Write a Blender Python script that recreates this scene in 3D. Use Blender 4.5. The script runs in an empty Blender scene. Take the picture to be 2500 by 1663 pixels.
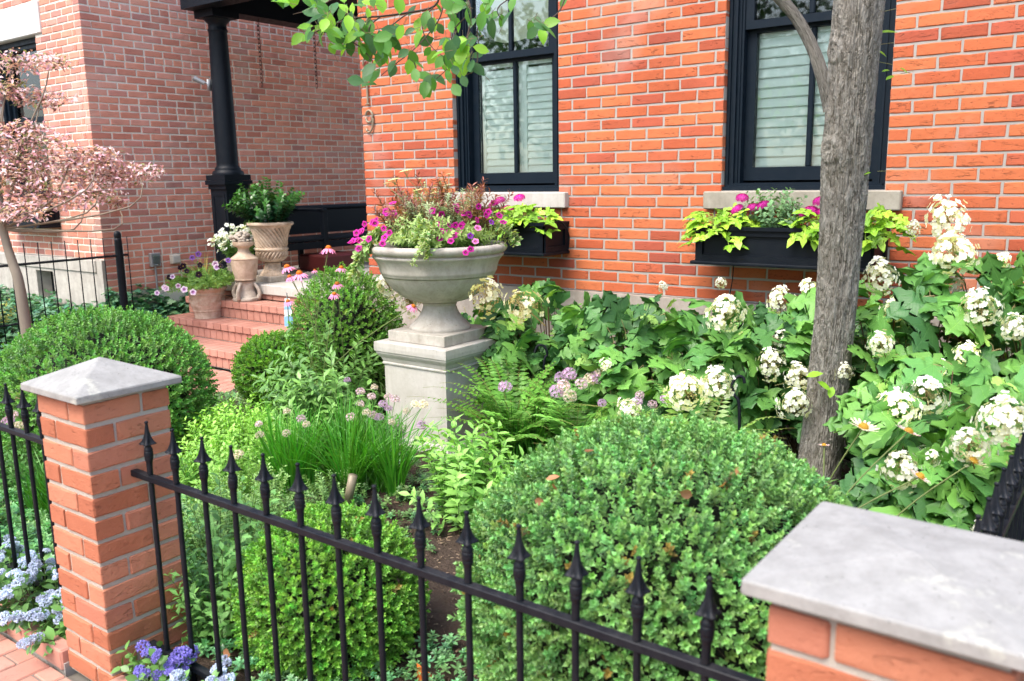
import bpy, bmesh, math, random
import numpy as np
from mathutils import Vector, Matrix
random.seed(11); RNG = np.random.default_rng(7)
PI = math.pi
scene = bpy.context.scene; COL = scene.collection
# ------------------------------------------------------------------ camera
FPX, CXP, CYP, EYE = 2098.06, 1250.0, 831.5, 1.6
_y, _p, _r = math.radians(36.724), math.radians(10.533), math.radians(-0.877)
FWD = np.array([-math.sin(_y)*math.cos(_p), math.cos(_y)*math.cos(_p), -math.sin(_p)])
_rt = np.array([math.cos(_y), math.sin(_y), 0.0]); _up = np.cross(_rt, FWD)
RT = _rt*math.cos(_r)+_up*math.sin(_r); UP = -_rt*math.sin(_r)+_up*math.cos(_r)
CAMP = np.array([0.0, 0.0, EYE])
cd = bpy.data.cameras.new('camera'); cam = bpy.data.objects.new('camera', cd); COL.objects.link(cam)
cam.matrix_world = Matrix(((RT[0], UP[0], -FWD[0], 0), (RT[1], UP[1], -FWD[1], 0), (RT[2], UP[2], -FWD[2], EYE), (0, 0, 0, 1)))
cd.sensor_width = 36; cd.lens = FPX/2500*36; cd.clip_start = 0.05; cd.clip_end = 500
cd.dof.use_dof = True; cd.dof.focus_distance = 4.5; cd.dof.aperture_fstop = 4.0
scene.camera = cam
# ------------------------------------------------------------------ sky, sun, exposure
world = bpy.data.worlds.new('World'); scene.world = world; world.use_nodes = True
wn = world.node_tree; wn.nodes.clear()
SUN_EL, SUN_AZ = math.radians(56), math.radians(186)       # azimuth clockwise from +Y: from the street side
sky = wn.nodes.new('ShaderNodeTexSky'); sky.sky_type = 'NISHITA'; sky.sun_disc = False
sky.sun_elevation = SUN_EL; sky.sun_rotation = SUN_AZ; sky.air_density = 1.0; sky.dust_density = 3.0; sky.ozone_density = 1.0
bg = wn.nodes.new('ShaderNodeBackground'); bg.inputs[1].default_value = 0.15
wo = wn.nodes.new('ShaderNodeOutputWorld'); wn.links.new(sky.outputs[0], bg.inputs[0]); wn.links.new(bg.outputs[0], wo.inputs[0])
sl = bpy.data.lights.new('sun', 'SUN'); sl.energy = 1.3; sl.angle = math.radians(32); sl.color = (1.0, 0.95, 0.88)
so = bpy.data.objects.new('sun', sl); COL.objects.link(so)
sd = Vector((math.sin(SUN_AZ)*math.cos(SUN_EL), math.cos(SUN_AZ)*math.cos(SUN_EL), math.sin(SUN_EL)))
so.rotation_euler = sd.to_track_quat('Z', 'Y').to_euler()
vs = scene.view_settings; vs.view_transform = 'Standard'; vs.look = 'None'; vs.gamma = 1; vs.use_curve_mapping = False; vs.exposure = 1.6
# ------------------------------------------------------------------ helpers
def at(x, y, X=None, Y=None, Z=None, D=None):
    """a point of the photograph (2500 px wide) on a real plane of the place"""
    d = RT*(x-CXP)/FPX - UP*(y-CYP)/FPX + FWD
    if D is not None: t = D
    elif X is not None: t = X/d[0]
    elif Y is not None: t = Y/d[1]
    else: t = (Z-EYE)/d[2]
    return CAMP + d*t
def A3(v): return np.array(v, float)
def unit(v):
    v = np.asarray(v, float); n = np.linalg.norm(v, axis=-1, keepdims=True); return v/np.maximum(n, 1e-9)
def tag(o, label=None, cat=None, group=None, kind=None):
    if label: o['label'] = label
    if cat: o['category'] = cat
    if group: o['group'] = group
    if kind: o['kind'] = kind
    return o
WL = {}
def thing(name, label, cat, loc=(0, 0, 0), group=None):
    o = bpy.data.objects.new(name, None); COL.objects.link(o); o.empty_display_size = 0.05
    o.location = tuple(float(c) for c in loc); WL[o] = A3(loc); return tag(o, label, cat, group)
def put(name, mesh, parent=None, loc=(0, 0, 0), rot=None, scale=None, kind=None):
    """link a mesh; loc is in world coordinates also for children (parents are never rotated or scaled)"""
    o = bpy.data.objects.new(name, mesh); COL.objects.link(o)
    loc = A3(loc); WL[o] = loc
    if parent is not None:
        o.parent = parent; loc = loc - WL[parent]
    if rot is None: o.location = tuple(loc)
    else:
        M = rot if isinstance(rot, Matrix) else Matrix.Rotation(rot, 4, 'Z')
        M = M.to_4x4()
        if scale is not None: M = M @ Matrix.Diagonal((*scale, 1.0))
        o.matrix_local = Matrix.Translation(Vector(loc)) @ M
    if rot is None and scale is not None: o.scale = scale
    if kind: o['kind'] = kind
    return o
class MB:
    """mesh collector: triangles/quads in numpy, per-vertex colour and uv"""
    def __init__(s): s.V = []; s.F = []; s.C = []; s.U = []; s.n = 0
    def add(s, V, F, C=(1, 1, 1), U=None):
        V = np.asarray(V, float); k = len(V)
        s.V.append(V); s.F.append(np.asarray(F, np.int64)+s.n)
        C = np.asarray(C, float); s.C.append(np.broadcast_to(C, (k, 3)).copy())
        s.U.append(np.zeros((k, 2)) if U is None else np.asarray(U, float)); s.n += k; return s
    def box(s, a, b, C=(1, 1, 1)):
        x0, y0, z0 = a; x1, y1, z1 = b
        V = [(x0, y0, z0), (x1, y0, z0), (x1, y1, z0), (x0, y1, z0), (x0, y0, z1), (x1, y0, z1), (x1, y1, z1), (x0, y1, z1)]
        Q = [(0, 3, 2, 1), (4, 5, 6, 7), (0, 1, 5, 4), (1, 2, 6, 5), (2, 3, 7, 6), (3, 0, 4, 7)]
        F = [t for q in Q for t in ((q[0], q[1], q[2]), (q[0], q[2], q[3]))]
        return s.add(V, F, C)
    def inst(s, T, P, D, N, S=1.0, tint=(1, 1, 1)):
        P = np.atleast_2d(P).astype(float); k = len(P)
        Yv = unit(np.broadcast_to(D, (k, 3))); Nn = np.broadcast_to(N, (k, 3)).astype(float)
        Zv = Nn - (Nn*Yv).sum(1, keepdims=True)*Yv
        bad = np.linalg.norm(Zv, axis=1) < 1e-4; Zv[bad] = np.cross(Yv[bad], [0.3, 0.7, 0.2]); Zv = unit(Zv)
        Xv = np.cross(Yv, Zv)
        S = np.broadcast_to(np.asarray(S, float).reshape(-1, 1), (k, 1))
        V = T['V']; m = len(V)
        W = P[:, None, :] + S[:, :, None]*(V[None, :, 0:1]*Xv[:, None, :] + V[None, :, 1:2]*Yv[:, None, :] + V[None, :, 2:3]*Zv[:, None, :])
        F = (T['F'][None] + (np.arange(k)*m)[:, None, None]).reshape(-1, 3)
        t = np.broadcast_to(np.asarray(tint, float), (k, 3))
        C = (t[:, None, :]*T['C'][None]).reshape(-1, 3)
        U = np.broadcast_to(T['U'][None], (k, m, 2)).reshape(-1, 2)
        return s.add(W.reshape(-1, 3), F, C, U)
    def tube(s, pts, r0, r1=None, n=4, C=(1, 1, 1), caps=False):
        pts = np.asarray(pts, float); k = len(pts); r1 = r0 if r1 is None else r1
        rad = r0 + (r1-r0)*np.linspace(0, 1, k) if np.isscalar(r0) else np.asarray(r0)
        tg = unit(np.gradient(pts, axis=0)) if k > 2 else unit(np.repeat((pts[1]-pts[0])[None], 2, 0))
        ref = np.array([0.31, 0.17, 0.93]); ref = np.array([1., 0, 0]) if abs(tg[:, 2]).mean() > .8 else np.array([0, 0, 1.])
        a = unit(np.cross(tg, ref)); b = np.cross(tg, a)
        th = np.arange(n)/n*2*PI
        V = pts[:, None, :] + rad[:, None, None]*(np.cos(th)[None, :, None]*a[:, None, :] + np.sin(th)[None, :, None]*b[:, None, :])
        F = []
        for i in range(k-1):
            for j in range(n):
                p, q = i*n+j, i*n+(j+1) % n; F += [(p, q, q+n), (p, q+n, p+n)]
        if caps:
            F += [(0, j+1, j) for j in range(1, n-1)] + [((k-1)*n, (k-1)*n+j, (k-1)*n+j+1) for j in range(1, n-1)]
        U = np.stack([np.tile(th/(2*PI), k), np.repeat(np.arange(k)/max(1, k-1), n)], 1)
        return s.add(V.reshape(-1, 3), F, C, U)
    def mesh(s, name, mat, smooth=False, off=None):
        V = np.concatenate(s.V); F = np.concatenate([f.reshape(-1, 3) for f in s.F]); C = np.concatenate(s.C); U = np.concatenate(s.U)
        if off is not None: V = V - A3(off)
        me = bpy.data.meshes.new(name); me.vertices.add(len(V)); me.vertices.foreach_set('co', V.ravel().astype(np.float32))
        me.loops.add(F.size); me.loops.foreach_set('vertex_index', F.ravel().astype(np.int32))
        me.polygons.add(len(F)); me.polygons.foreach_set('loop_start', (np.arange(len(F))*3).astype(np.int32))
        me.update(calc_edges=True)
        ca = me.color_attributes.new('Col', 'FLOAT_COLOR', 'POINT'); ca.data.foreach_set('color', np.concatenate([C, np.ones((len(C), 1))], 1).ravel().astype(np.float32))
        uv = me.uv_layers.new(name='UVMap'); uv.data.foreach_set('uv', U[F.ravel()].ravel().astype(np.float32))
        me.polygons.foreach_set('use_smooth', np.full(len(F), bool(smooth)))
        me.materials.append(mat); return me
    def put(s, name, mat, parent=None, smooth=False, kind=None, loc=None):
        """mesh in world coordinates -> object whose origin is its parent's (or loc)"""
        if s.n == 0: return None
        off = WL[parent] if (loc is None and parent is not None) else (A3(loc) if loc is not None else np.concatenate(s.V).mean(0)*[1, 1, 0])
        return put(name, s.mesh(name, mat, smooth, off), parent, off, kind=kind)
def bm_mesh(name, bm, mat, smooth=False):
    me = bpy.data.meshes.new(name); bm.to_mesh(me); bm.free(); me.materials.append(mat)
    if smooth: me.polygons.foreach_set('use_smooth', [True]*len(me.polygons))
    return me
def bevel_box(name, a, b, mat, bev=0.004, seg=2, jit=0, cuts=0, smooth=True):
    """bevelled box as a mesh centred on its own origin; returns mesh, centre"""
    a = A3(a); b = A3(b); c = (a+b)/2; s = np.abs(b-a)
    bm = bmesh.new(); bmesh.ops.create_cube(bm, size=1); bmesh.ops.scale(bm, vec=tuple(s), verts=bm.verts)
    bmesh.ops.bevel(bm, geom=bm.edges[:], offset=min(bev, min(s)*.35), segments=seg, profile=.6, affect='EDGES')
    ax = int(np.argmax(s))
    for i in range(cuts):
        pt = [0, 0, 0]; pt[ax] = s[ax]*((i+1)/(cuts+1)-.5); no = [0, 0, 0]; no[ax] = 1
        bmesh.ops.bisect_plane(bm, geom=bm.verts[:]+bm.edges[:]+bm.faces[:], plane_co=pt, plane_no=no)
    if jit:
        for v in bm.verts: v.co += Vector((random.uniform(-1, 1), random.uniform(-1, 1), random.uniform(-1, 1)))*jit
    me = bm_mesh(name, bm, mat, False)
    return me, c
def pbox(name, a, b, mat, parent=None, bev=0.004, kind=None, seg=1):
    me, c = bevel_box(name, a, b, mat, bev, seg); return put(name, me, parent, c, kind=kind)
def lathe(prof, n=48, fn=None, C=(1, 1, 1), uvs=1):
    """profile [(r,z)...] -> V,F,U ; fn(r,z,theta)->r"""
    V = []; U = []; k = len(prof)
    for i, (r, z) in enumerate(prof):
        for j in range(n):
            th = j/n*2*PI; rr = fn(r, z, th) if fn else r
            V.append((rr*math.cos(th), rr*math.sin(th), z)); U.append((j/n, i/k))
    F = []
    for i in range(k-1):
        for j in range(n):
            p, q = i*n+j, i*n+(j+1) % n; F += [(p, q, q+n), (p, q+n, p+n)]
    return np.array(V), np.array(F), np.array(U)
def dens(prof, m=4):
    """Catmull-Rom densified profile"""
    P = [A3(p) for p in prof]; out = []
    for i in range(len(P)-1):
        p0 = P[max(i-1, 0)]; p1 = P[i]; p2 = P[i+1]; p3 = P[min(i+2, len(P)-1)]
        for j in range(m):
            t = j/m; out.append(.5*((2*p1)+(-p0+p2)*t+(2*p0-5*p1+4*p2-p3)*t*t+(-p0+3*p1-3*p2+p3)*t**3))
    out.append(P[-1]); return [tuple(o) for o in out]
# ------------------------------------------------------------------ materials
def newmat(name):
    m = bpy.data.materials.new(name); m.use_nodes = True; nt = m.node_tree; nt.nodes.clear()
    return m, nt, nt.nodes.new, nt.links.new
def ramp(N, cols):
    r = N('ShaderNodeValToRGB'); e = r.color_ramp.elements
    while len(e) > 1: e.remove(e[-1])
    for i, (p, c) in enumerate(cols):
        q = e[0] if i == 0 else e.new(p); q.position = p; q.color = (*c, 1)
    return r
def mix(N, L, a, b, f, mode='MIX'):
    x = N('ShaderNodeMix'); x.data_type = 'RGBA'; x.blend_type = mode
    for s, v in ((x.inputs[0], f), (x.inputs[6], a), (x.inputs[7], b)):
        if hasattr(v, 'is_output') or hasattr(v, 'links'): L(v, s)
        elif isinstance(v, (int, float)): s.default_value = v
        else: s.default_value = (*v, 1)
    return x.outputs[2]
def mth(N, L, op, a, b=None, c=None):
    x = N('ShaderNodeMath'); x.operation = op
    for i, v in enumerate((a, b, c)):
        if v is None: continue
        if hasattr(v, 'links'): L(v, x.inputs[i])
        else: x.inputs[i].default_value = v
    return x.outputs[0]
def noise(N, L, vec, scale, detail=4, rough=.55, dist=0):
    n = N('ShaderNodeTexNoise'); n.inputs['Scale'].default_value = scale; n.inputs['Detail'].default_value = detail
    n.inputs['Roughness'].default_value = rough; n.inputs['Distortion'].default_value = dist
    if vec is not None: L(vec, n.inputs['Vector'])
    return n.outputs['Fac']
def bump(N, L, h, strength=.3, dist=.01, nrm=None):
    b = N('ShaderNodeBump'); b.inputs['Strength'].default_value = strength; b.inputs['Distance'].default_value = dist; L(h, b.inputs['Height'])
    if nrm: L(nrm, b.inputs['Normal'])
    return b.outputs[0]
def finish(m, nt, N, L, col, rough, nrm=None, spec=.4, metal=0, extra=None):
    p = N('ShaderNodeBsdfPrincipled'); o = N('ShaderNodeOutputMaterial')
    if hasattr(col, 'links'): L(col, p.inputs['Base Color'])
    else: p.inputs['Base Color'].default_value = (*col, 1)
    if hasattr(rough, 'links'): L(rough, p.inputs['Roughness'])
    else: p.inputs['Roughness'].default_value = rough
    p.inputs['Specular IOR Level'].default_value = spec; p.inputs['Metallic'].default_value = metal
    if nrm: L(nrm, p.inputs['Normal'])
    L(p.outputs[0], o.inputs[0]); return p
def brick_mat(name, cols, src, speck=(.06, .03, .02), bs=.5, dirt=(.5, .42, .36), dirtf=.25, crack=.5):
    m, nt, N, L = newmat(name)
    tc = N('ShaderNodeTexCoord'); geo = N('ShaderNodeNewGeometry')
    if src == 'object': rnd = N('ShaderNodeObjectInfo').outputs['Random']
    else: rnd = geo.outputs['Random Per Island']
    off = N('ShaderNodeCombineXYZ'); L(mth(N, L, 'MULTIPLY', rnd, 37.0), off.inputs[0]); L(mth(N, L, 'MULTIPLY', rnd, 91.0), off.inputs[2])
    va = N('ShaderNodeVectorMath'); va.operation = 'ADD'; L(tc.outputs['Object'], va.inputs[0]); L(off.outputs[0], va.inputs[1]); v = va.outputs[0]
    r = ramp(N, cols); r.color_ramp.interpolation = 'LINEAR'; L(rnd, r.inputs[0])
    n1 = noise(N, L, v, 22, 5, .6); n2 = noise(N, L, v, 160, 4, .7); n3 = noise(N, L, geo.outputs['Position'], 1.7, 3)
    c = mix(N, L, r.outputs[0], (.9, .8, .75), .35, 'MULTIPLY')
    rr = ramp(N, [(.3, (0, 0, 0)), (.72, (1, 1, 1))]); L(n1, rr.inputs[0]); c = mix(N, L, c, r.outputs[0], rr.outputs[0])
    r2 = ramp(N, [(.56, (0, 0, 0)), (.72, (1, 1, 1))]); L(n3, r2.inputs[0])
    c = mix(N, L, c, dirt, mth(N, L, 'MULTIPLY', r2.outputs[0], dirtf))
    # fine dark creases, stretched along the brick
    mp = N('ShaderNodeMapping'); mp.inputs['Scale'].default_value = (18, 18, 60); L(v, mp.inputs[0])
    cr = noise(N, L, mp.outputs[0], 1.0, 3, .6, 1.2); cc = ramp(N, [(.34, (1, 1, 1)), (.41, (0, 0, 0))]); L(cr, cc.inputs[0])
    mk = ramp(N, [(.42, (0, 0, 0)), (.60, (1, 1, 1))]); L(noise(N, L, v, 7, 2), mk.inputs[0]); ck = mth(N, L, 'MULTIPLY', cc.outputs[0], mk.outputs[0])
    c = mix(N, L, c, speck, mth(N, L, 'MULTIPLY', ck, crack))
    vo = N('ShaderNodeTexVoronoi'); vo.inputs['Scale'].default_value = 110; L(v, vo.inputs['Vector']); pr = ramp(N, [(.5, (0, 0, 0)), (.62, (1, 1, 1))]); L(noise(N, L, v, 40, 2), pr.inputs[0]); pit = mth(N, L, 'MULTIPLY', mth(N, L, 'LESS_THAN', vo.outputs['Distance'], .26), pr.outputs[0]); c = mix(N, L, c, tuple(x*1.6 for x in speck), mth(N, L, 'MULTIPLY', pit, crack))
    so_ = ramp(N, [(.48, (0, 0, 0)), (.7, (1, 1, 1))]); L(noise(N, L, geo.outputs['Position'], .9, 5, .65), so_.inputs[0]); c = mix(N, L, c, mix(N, L, c, (.62, .55, .52), 1.0, 'MULTIPLY'), mth(N, L, 'MULTIPLY', so_.outputs[0], .6))
    h = mth(N, L, 'ADD', mth(N, L, 'MULTIPLY', n2, .5), mth(N, L, 'MULTIPLY', n1, .9)); h = mth(N, L, 'SUBTRACT', h, mth(N, L, 'MULTIPLY', mth(N, L, 'ADD', ck, pit), .6))
    finish(m, nt, N, L, c, .88, bump(N, L, h, bs, .006), .25); return m
def plain_mat(name, col, rough=.6, var=.12, sc=30, bs=.15, bd=.003, spec=.4, col2=None, metal=0, sc2=6):
    m, nt, N, L = newmat(name); tc = N('ShaderNodeNewGeometry').outputs['Position']
    n1 = noise(N, L, tc, sc, 5, .65); n2 = noise(N, L, tc, sc2, 4)
    d = col2 if col2 else tuple(max(0, x*(1-var*2.2)) for x in col)
    c = mix(N, L, col, d, mth(N, L, 'MULTIPLY', n2, 1.0 if col2 else .8)); c = mix(N, L, c, tuple(x*(1-var) for x in col), mth(N, L, 'MULTIPLY', n1, .6))
    finish(m, nt, N, L, c, rough, bump(N, L, n1, bs, bd), spec, metal); return m
def stone_mat(name, col, dark, pits=True, stain=.5, lichen=None, sc=1.0, streak=False):
    m, nt, N, L = newmat(name); g = N('ShaderNodeNewGeometry').outputs['Position']
    n1 = noise(N, L, g, 9*sc, 6, .65); n2 = noise(N, L, g, 240*sc, 3, .6); n3 = noise(N, L, g, 48*sc, 5, .7)
    r = ramp(N, [(.38, (0, 0, 0)), (.7, (1, 1, 1))]); L(n1, r.inputs[0])
    c = mix(N, L, col, dark, mth(N, L, 'MULTIPLY', r.outputs[0], stain))
    r2 = ramp(N, [(.5, (0, 0, 0)), (.75, (1, 1, 1))]); L(n3, r2.inputs[0]); c = mix(N, L, c, dark, mth(N, L, 'MULTIPLY', r2.outputs[0], stain*.7))
    if streak:
        mp = N('ShaderNodeMapping'); mp.inputs['Scale'].default_value = (22, 22, 1.6); L(g, mp.inputs[0])
        s = noise(N, L, mp.outputs[0], 1, 3); r4 = ramp(N, [(.5, (0, 0, 0)), (.8, (1, 1, 1))]); L(s, r4.inputs[0]); c = mix(N, L, c, dark, mth(N, L, 'MULTIPLY', r4.outputs[0], .55))
    h = mth(N, L, 'ADD', mth(N, L, 'MULTIPLY', n2, .3), mth(N, L, 'MULTIPLY', n3, .5))
    if pits:
        vo = N('ShaderNodeTexVoronoi'); vo.inputs['Scale'].default_value = 70*sc; mp = N('ShaderNodeMapping'); mp.inputs['Scale'].default_value = (.6, .6, 1.5); L(g, mp.inputs[0]); L(mp.outputs[0], vo.inputs['Vector'])
        sz = mth(N, L, 'MULTIPLY', noise(N, L, g, 13, 3), .42)
        pt = mth(N, L, 'LESS_THAN', mth(N, L, 'ADD', vo.outputs['Distance'], .06), mth(N, L, 'SUBTRACT', sz, .0))
        pr = ramp(N, [(.56, (0, 0, 0)), (.62, (1, 1, 1))]); L(noise(N, L, g, 30, 2), pr.inputs[0]); pt = mth(N, L, 'MULTIPLY', pt, pr.outputs[0])
        c = mix(N, L, c, tuple(x*.35 for x in dark), mth(N, L, 'MULTIPLY', pt, .75)); h = mth(N, L, 'SUBTRACT', h, mth(N, L, 'MULTIPLY', pt, 1.2))
    if lichen:
        r3 = ramp(N, [(.58, (0, 0, 0)), (.66, (1, 1, 1))]); L(noise(N, L, g, 5, 6, .7), r3.inputs[0]); c = mix(N, L, c, lichen, mth(N, L, 'MULTIPLY', r3.outputs[0], .6))
    finish(m, nt, N, L, c, .85, bump(N, L, h, .35, .003), .25); return m
def paint_mat(name, col, rough=.35, dust=.05):
    m, nt, N, L = newmat(name); g = N('ShaderNodeNewGeometry'); n = noise(N, L, g.outputs['Position'], 18, 5, .7)
    r = ramp(N, [(.45, (0, 0, 0)), (.8, (1, 1, 1))]); L(n, r.inputs[0])
    sp = N('ShaderNodeSeparateXYZ'); L(g.outputs['Normal'], sp.inputs[0]); upf = mth(N, L, 'MAXIMUM', sp.outputs[2], 0.0)
    f = mth(N, L, 'ADD', mth(N, L, 'MULTIPLY', r.outputs[0], dust), mth(N, L, 'MULTIPLY', mth(N, L, 'MULTIPLY', upf, r.outputs[0]), dust*3))
    c = mix(N, L, col, (.32, .30, .28), f)
    n2 = noise(N, L, g.outputs['Position'], 90, 3)
    finish(m, nt, N, L, c, mth(N, L, 'ADD', mth(N, L, 'MULTIPLY', r.outputs[0], .25), rough), bump(N, L, n2, .08, .002), .17); return m
def leaf_mat(name, rough=.42, trans=.16, spec=.5, vein=0.0, var=.35, edge=None):
    """colour comes from the leaf itself (attribute Col), with noise mottling, veins and thin-leaf translucency"""
    m, nt, N, L = newmat(name); at_ = N('ShaderNodeAttribute'); at_.attribute_name = 'Col'; geo = N('ShaderNodeNewGeometry')
    col = at_.outputs['Color']; oi = N('ShaderNodeObjectInfo').outputs['Random']
    n = noise(N, L, geo.outputs['Position'], 14, 3); n2 = noise(N, L, geo.outputs['Position'], 2.3, 2)
    c = mix(N, L, col, mix(N, L, col, (1.25, 1.1, .7), 1.0, 'MULTIPLY'), mth(N, L, 'MULTIPLY', n, var*1.3))
    c = mix(N, L, c, mix(N, L, c, (.72, .85, .95), 1.0, 'MULTIPLY'), mth(N, L, 'MULTIPLY', n2, var*1.2))
    hs = N('ShaderNodeHueSaturation'); L(c, hs.inputs['Color']); L(mth(N, L, 'ADD', .8, mth(N, L, 'MULTIPLY', oi, .45)), hs.inputs['Value']); c = hs.outputs[0]
    if edge or vein:
        uv = N('ShaderNodeSeparateXYZ'); uvm = N('ShaderNodeUVMap'); L(uvm.outputs[0], uv.inputs[0])
        ux = uv.outputs[0]; uy = uv.outputs[1]
    h = None
    if vein:
        ang = mth(N, L, 'ARCTAN2', ux, uy); r_ = mth(N, L, 'SQRT', mth(N, L, 'ADD', mth(N, L, 'MULTIPLY', ux, ux), mth(N, L, 'MULTIPLY', uy, uy)))
        d1 = mth(N, L, 'MULTIPLY', r_, mth(N, L, 'ABSOLUTE', mth(N, L, 'SINE', mth(N, L, 'MULTIPLY', ang, 4.5))))
        # side veins: stripes slanting off the midrib
        sv = mth(N, L, 'ABSOLUTE', mth(N, L, 'SINE', mth(N, L, 'MULTIPLY', mth(N, L, 'SUBTRACT', uy, mth(N, L, 'MULTIPLY', mth(N, L, 'ABSOLUTE', ux), .9)), 34)))
        r5 = ramp(N, [(0.0, (1, 1, 1)), (.035, (0, 0, 0))]); L(d1, r5.inputs[0]); r6 = ramp(N, [(0.0, (1, 1, 1)), (.16, (0, 0, 0))]); L(sv, r6.inputs[0])
        vf = mth(N, L, 'MAXIMUM', r5.outputs[0], mth(N, L, 'MULTIPLY', r6.outputs[0], .45))
        c = mix(N, L, c, mix(N, L, c, (1.9, 1.7, 1.5), 1.0, 'MULTIPLY'), mth(N, L, 'MULTIPLY', vf, vein)); h = vf
    if edge:
        e = ramp(N, [(.15, (0, 0, 0)), (.24, (1, 1, 1))]); L(mth(N, L, 'ADD', mth(N, L, 'ABSOLUTE', ux), mth(N, L, 'MULTIPLY', noise(N, L, geo.outputs['Position'], 90, 2), .08)), e.inputs[0]); c = mix(N, L, c, edge, e.outputs[0])
    p = N('ShaderNodeBsdfPrincipled'); L(c, p.inputs['Base Color']); p.inputs['Roughness'].default_value = rough; p.inputs['Specular IOR Level'].default_value = spec
    if h is not None: L(bump(N, L, h, .5, .004), p.inputs['Normal'])
    t = N('ShaderNodeBsdfTranslucent'); L(mix(N, L, c, (1.5, 1.5, .55), 1.0, 'MULTIPLY'), t.inputs[0])
    ms = N('ShaderNodeMixShader'); ms.inputs[0].default_value = trans; L(p.outputs[0], ms.inputs[1]); L(t.outputs[0], ms.inputs[2])
    o = N('ShaderNodeOutputMaterial'); L(ms.outputs[0], o.inputs[0]); return m
def glass_mat():
    m, nt, N, L = newmat('window_glass'); g = N('ShaderNodeBsdfGlossy'); g.inputs['Roughness'].default_value = .02; g.inputs[0].default_value = (1, 1, 1, 1)
    tr = N('ShaderNodeBsdfTransparent'); tr.inputs[0].default_value = (.93, .98, .96, 1); f = N('ShaderNodeFresnel'); f.inputs[0].default_value = 1.5
    ms = N('ShaderNodeMixShader'); L(mth(N, L, 'MINIMUM', mth(N, L, 'MULTIPLY', f.outputs[0], 1.15), 1.0), ms.inputs[0]); L(tr.outputs[0], ms.inputs[1]); L(g.outputs[0], ms.inputs[2])
    o = N('ShaderNodeOutputMaterial'); L(ms.outputs[0], o.inputs[0]); return m
ORANGE = [(0, (.36, .085, .045)), (.12, (.45, .105, .045)), (.35, (.50, .135, .055)), (.6, (.55, .165, .066)), (.8, (.49, .13, .058)), (.95, (.43, .10, .055)), (1, (.33, .08, .05))]
PINK = [(0, (.48, .19, .14)), (.25, (.60, .25, .175)), (.5, (.66, .29, .20)), (.72, (.64, .31, .24)), (.9, (.56, .25, .20)), (1, (.40, .19, .16))]
PIERC = [(0, (.38, .13, .07)), (.4, (.47, .18, .10)), (.8, (.50, .21, .125)), (1, (.42, .165, .105))]
M = {}
M['brick_main'] = brick_mat('facade_brick', ORANGE, 'object', bs=.8, crack=.5); M['brick_main_s'] = brick_mat('facade_brick_far', ORANGE, 'island', bs=.8, crack=.5)
M['brick_nb'] = brick_mat('neighbour_brick', PINK, 'object', crack=.25, dirtf=.35); M['brick_nb_s'] = brick_mat('neighbour_brick_far', PINK, 'island', crack=.25, dirtf=.35)
M['brick_pier'] = brick_mat('pier_brick', PIERC, 'object', bs=.9, crack=.06, dirt=(.24, .12, .055), dirtf=.55)
M['paver'] = brick_mat('paver_brick', [(0, (.42, .20, .15)), (.5, (.53, .27, .205)), (1, (.47, .235, .18))], 'object', bs=.35, crack=.1, dirt=(.35, .25, .2), dirtf=.5)
M['mortar'] = plain_mat('grey_mortar', (.39, .36, .325), .95, .10, 160, .5, .004, .15, sc2=9)
M['mortar_nb'] = plain_mat('cream_mortar', (.76, .70, .60), .95, .05, 160, .4, .004, .15, sc2=9)
M['mortar_pier'] = plain_mat('sandy_mortar', (.50, .455, .39), .95, .1, 190, .9, .006, .15, sc2=12)
M['limestone'] = stone_mat('limestone', (.50, .475, .43), (.33, .30, .25), True, .5, streak=True)
M['caststone'] = stone_mat('cast_stone', (.47, .44, .385), (.25, .225, .18), True, .65, streak=True)
M['sill'] = stone_mat('worn_sill', (.36, .33, .27), (.20, .18, .14), False, .7, streak=True); M['capstone'] = stone_mat('cap_stone', (.315, .31, .295), (.18, .176, .165), True, .6, lichen=(.50, .50, .42), sc=2.2)
M['foundation'] = stone_mat('old_foundation', (.42, .37, .32), (.26, .22, .18), False, .8, sc=.9, streak=True)
M['nbstone'] = stone_mat('neighbour_foundation', (.50, .47, .42), (.28, .25, .22), False, .7, sc=.8, streak=True)
M['terracotta'] = stone_mat('pale_terracotta', (.60, .46, .36), (.30, .18, .12), False, .75, lichen=(.62, .58, .5), sc=1.5)
M['ochre'] = stone_mat('ochre_stone', (.56, .44, .33), (.26, .17, .10), False, .7, sc=1.3)
M['greystone'] = stone_mat('weathered_grey', (.46, .40, .33), (.20, .16, .12), False, .8, sc=1.5)
M['black'] = paint_mat('black_paint', (.0035, .006, .010), .45, .010); M['iron'] = paint_mat('black_iron', (.006, .008, .012), .40, .025)
M['navy'] = paint_mat('blue_black_window_paint', (.0035, .009, .016), .45, .010)
M['white'] = plain_mat('shutter_white', (.88, .93, .90), .45, .03, 20, .03); M['lintel'] = plain_mat('white_stone', (.72, .70, .66), .8, .08)
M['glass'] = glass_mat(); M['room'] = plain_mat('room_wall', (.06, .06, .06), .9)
M['blind'] = plain_mat('cream_blind', (.86, .83, .62), .8, .08, 12, .1)
M['soil'] = plain_mat('soil', (.065, .045, .034), .95, .35, 70, 1.0, .02, .1, col2=(.12, .09, .07), sc2=25)
M['joint'] = plain_mat('sandy_joint', (.26, .20, .16), .95, .2, 90, .6); M['metal'] = plain_mat('grey_metal', (.33, .34, .35), .45, .1, 40, .05, metal=.5); M['maroon'] = plain_mat('maroon_tub', (.09, .012, .012), .5)
M['twig'] = plain_mat('twigs', (.10, .075, .04), .9, .3, 60, .5); M['core'] = plain_mat('shrub_inner_shade', (.010, .014, .006), .95, .3, 60, .8, .01)
M['stem'] = leaf_mat('green_stem', .6, 0.0, .3); M['leaf'] = leaf_mat('leaf'); M['leaf_gloss'] = leaf_mat('glossy_leaf', .28, .15, .5)
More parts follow.
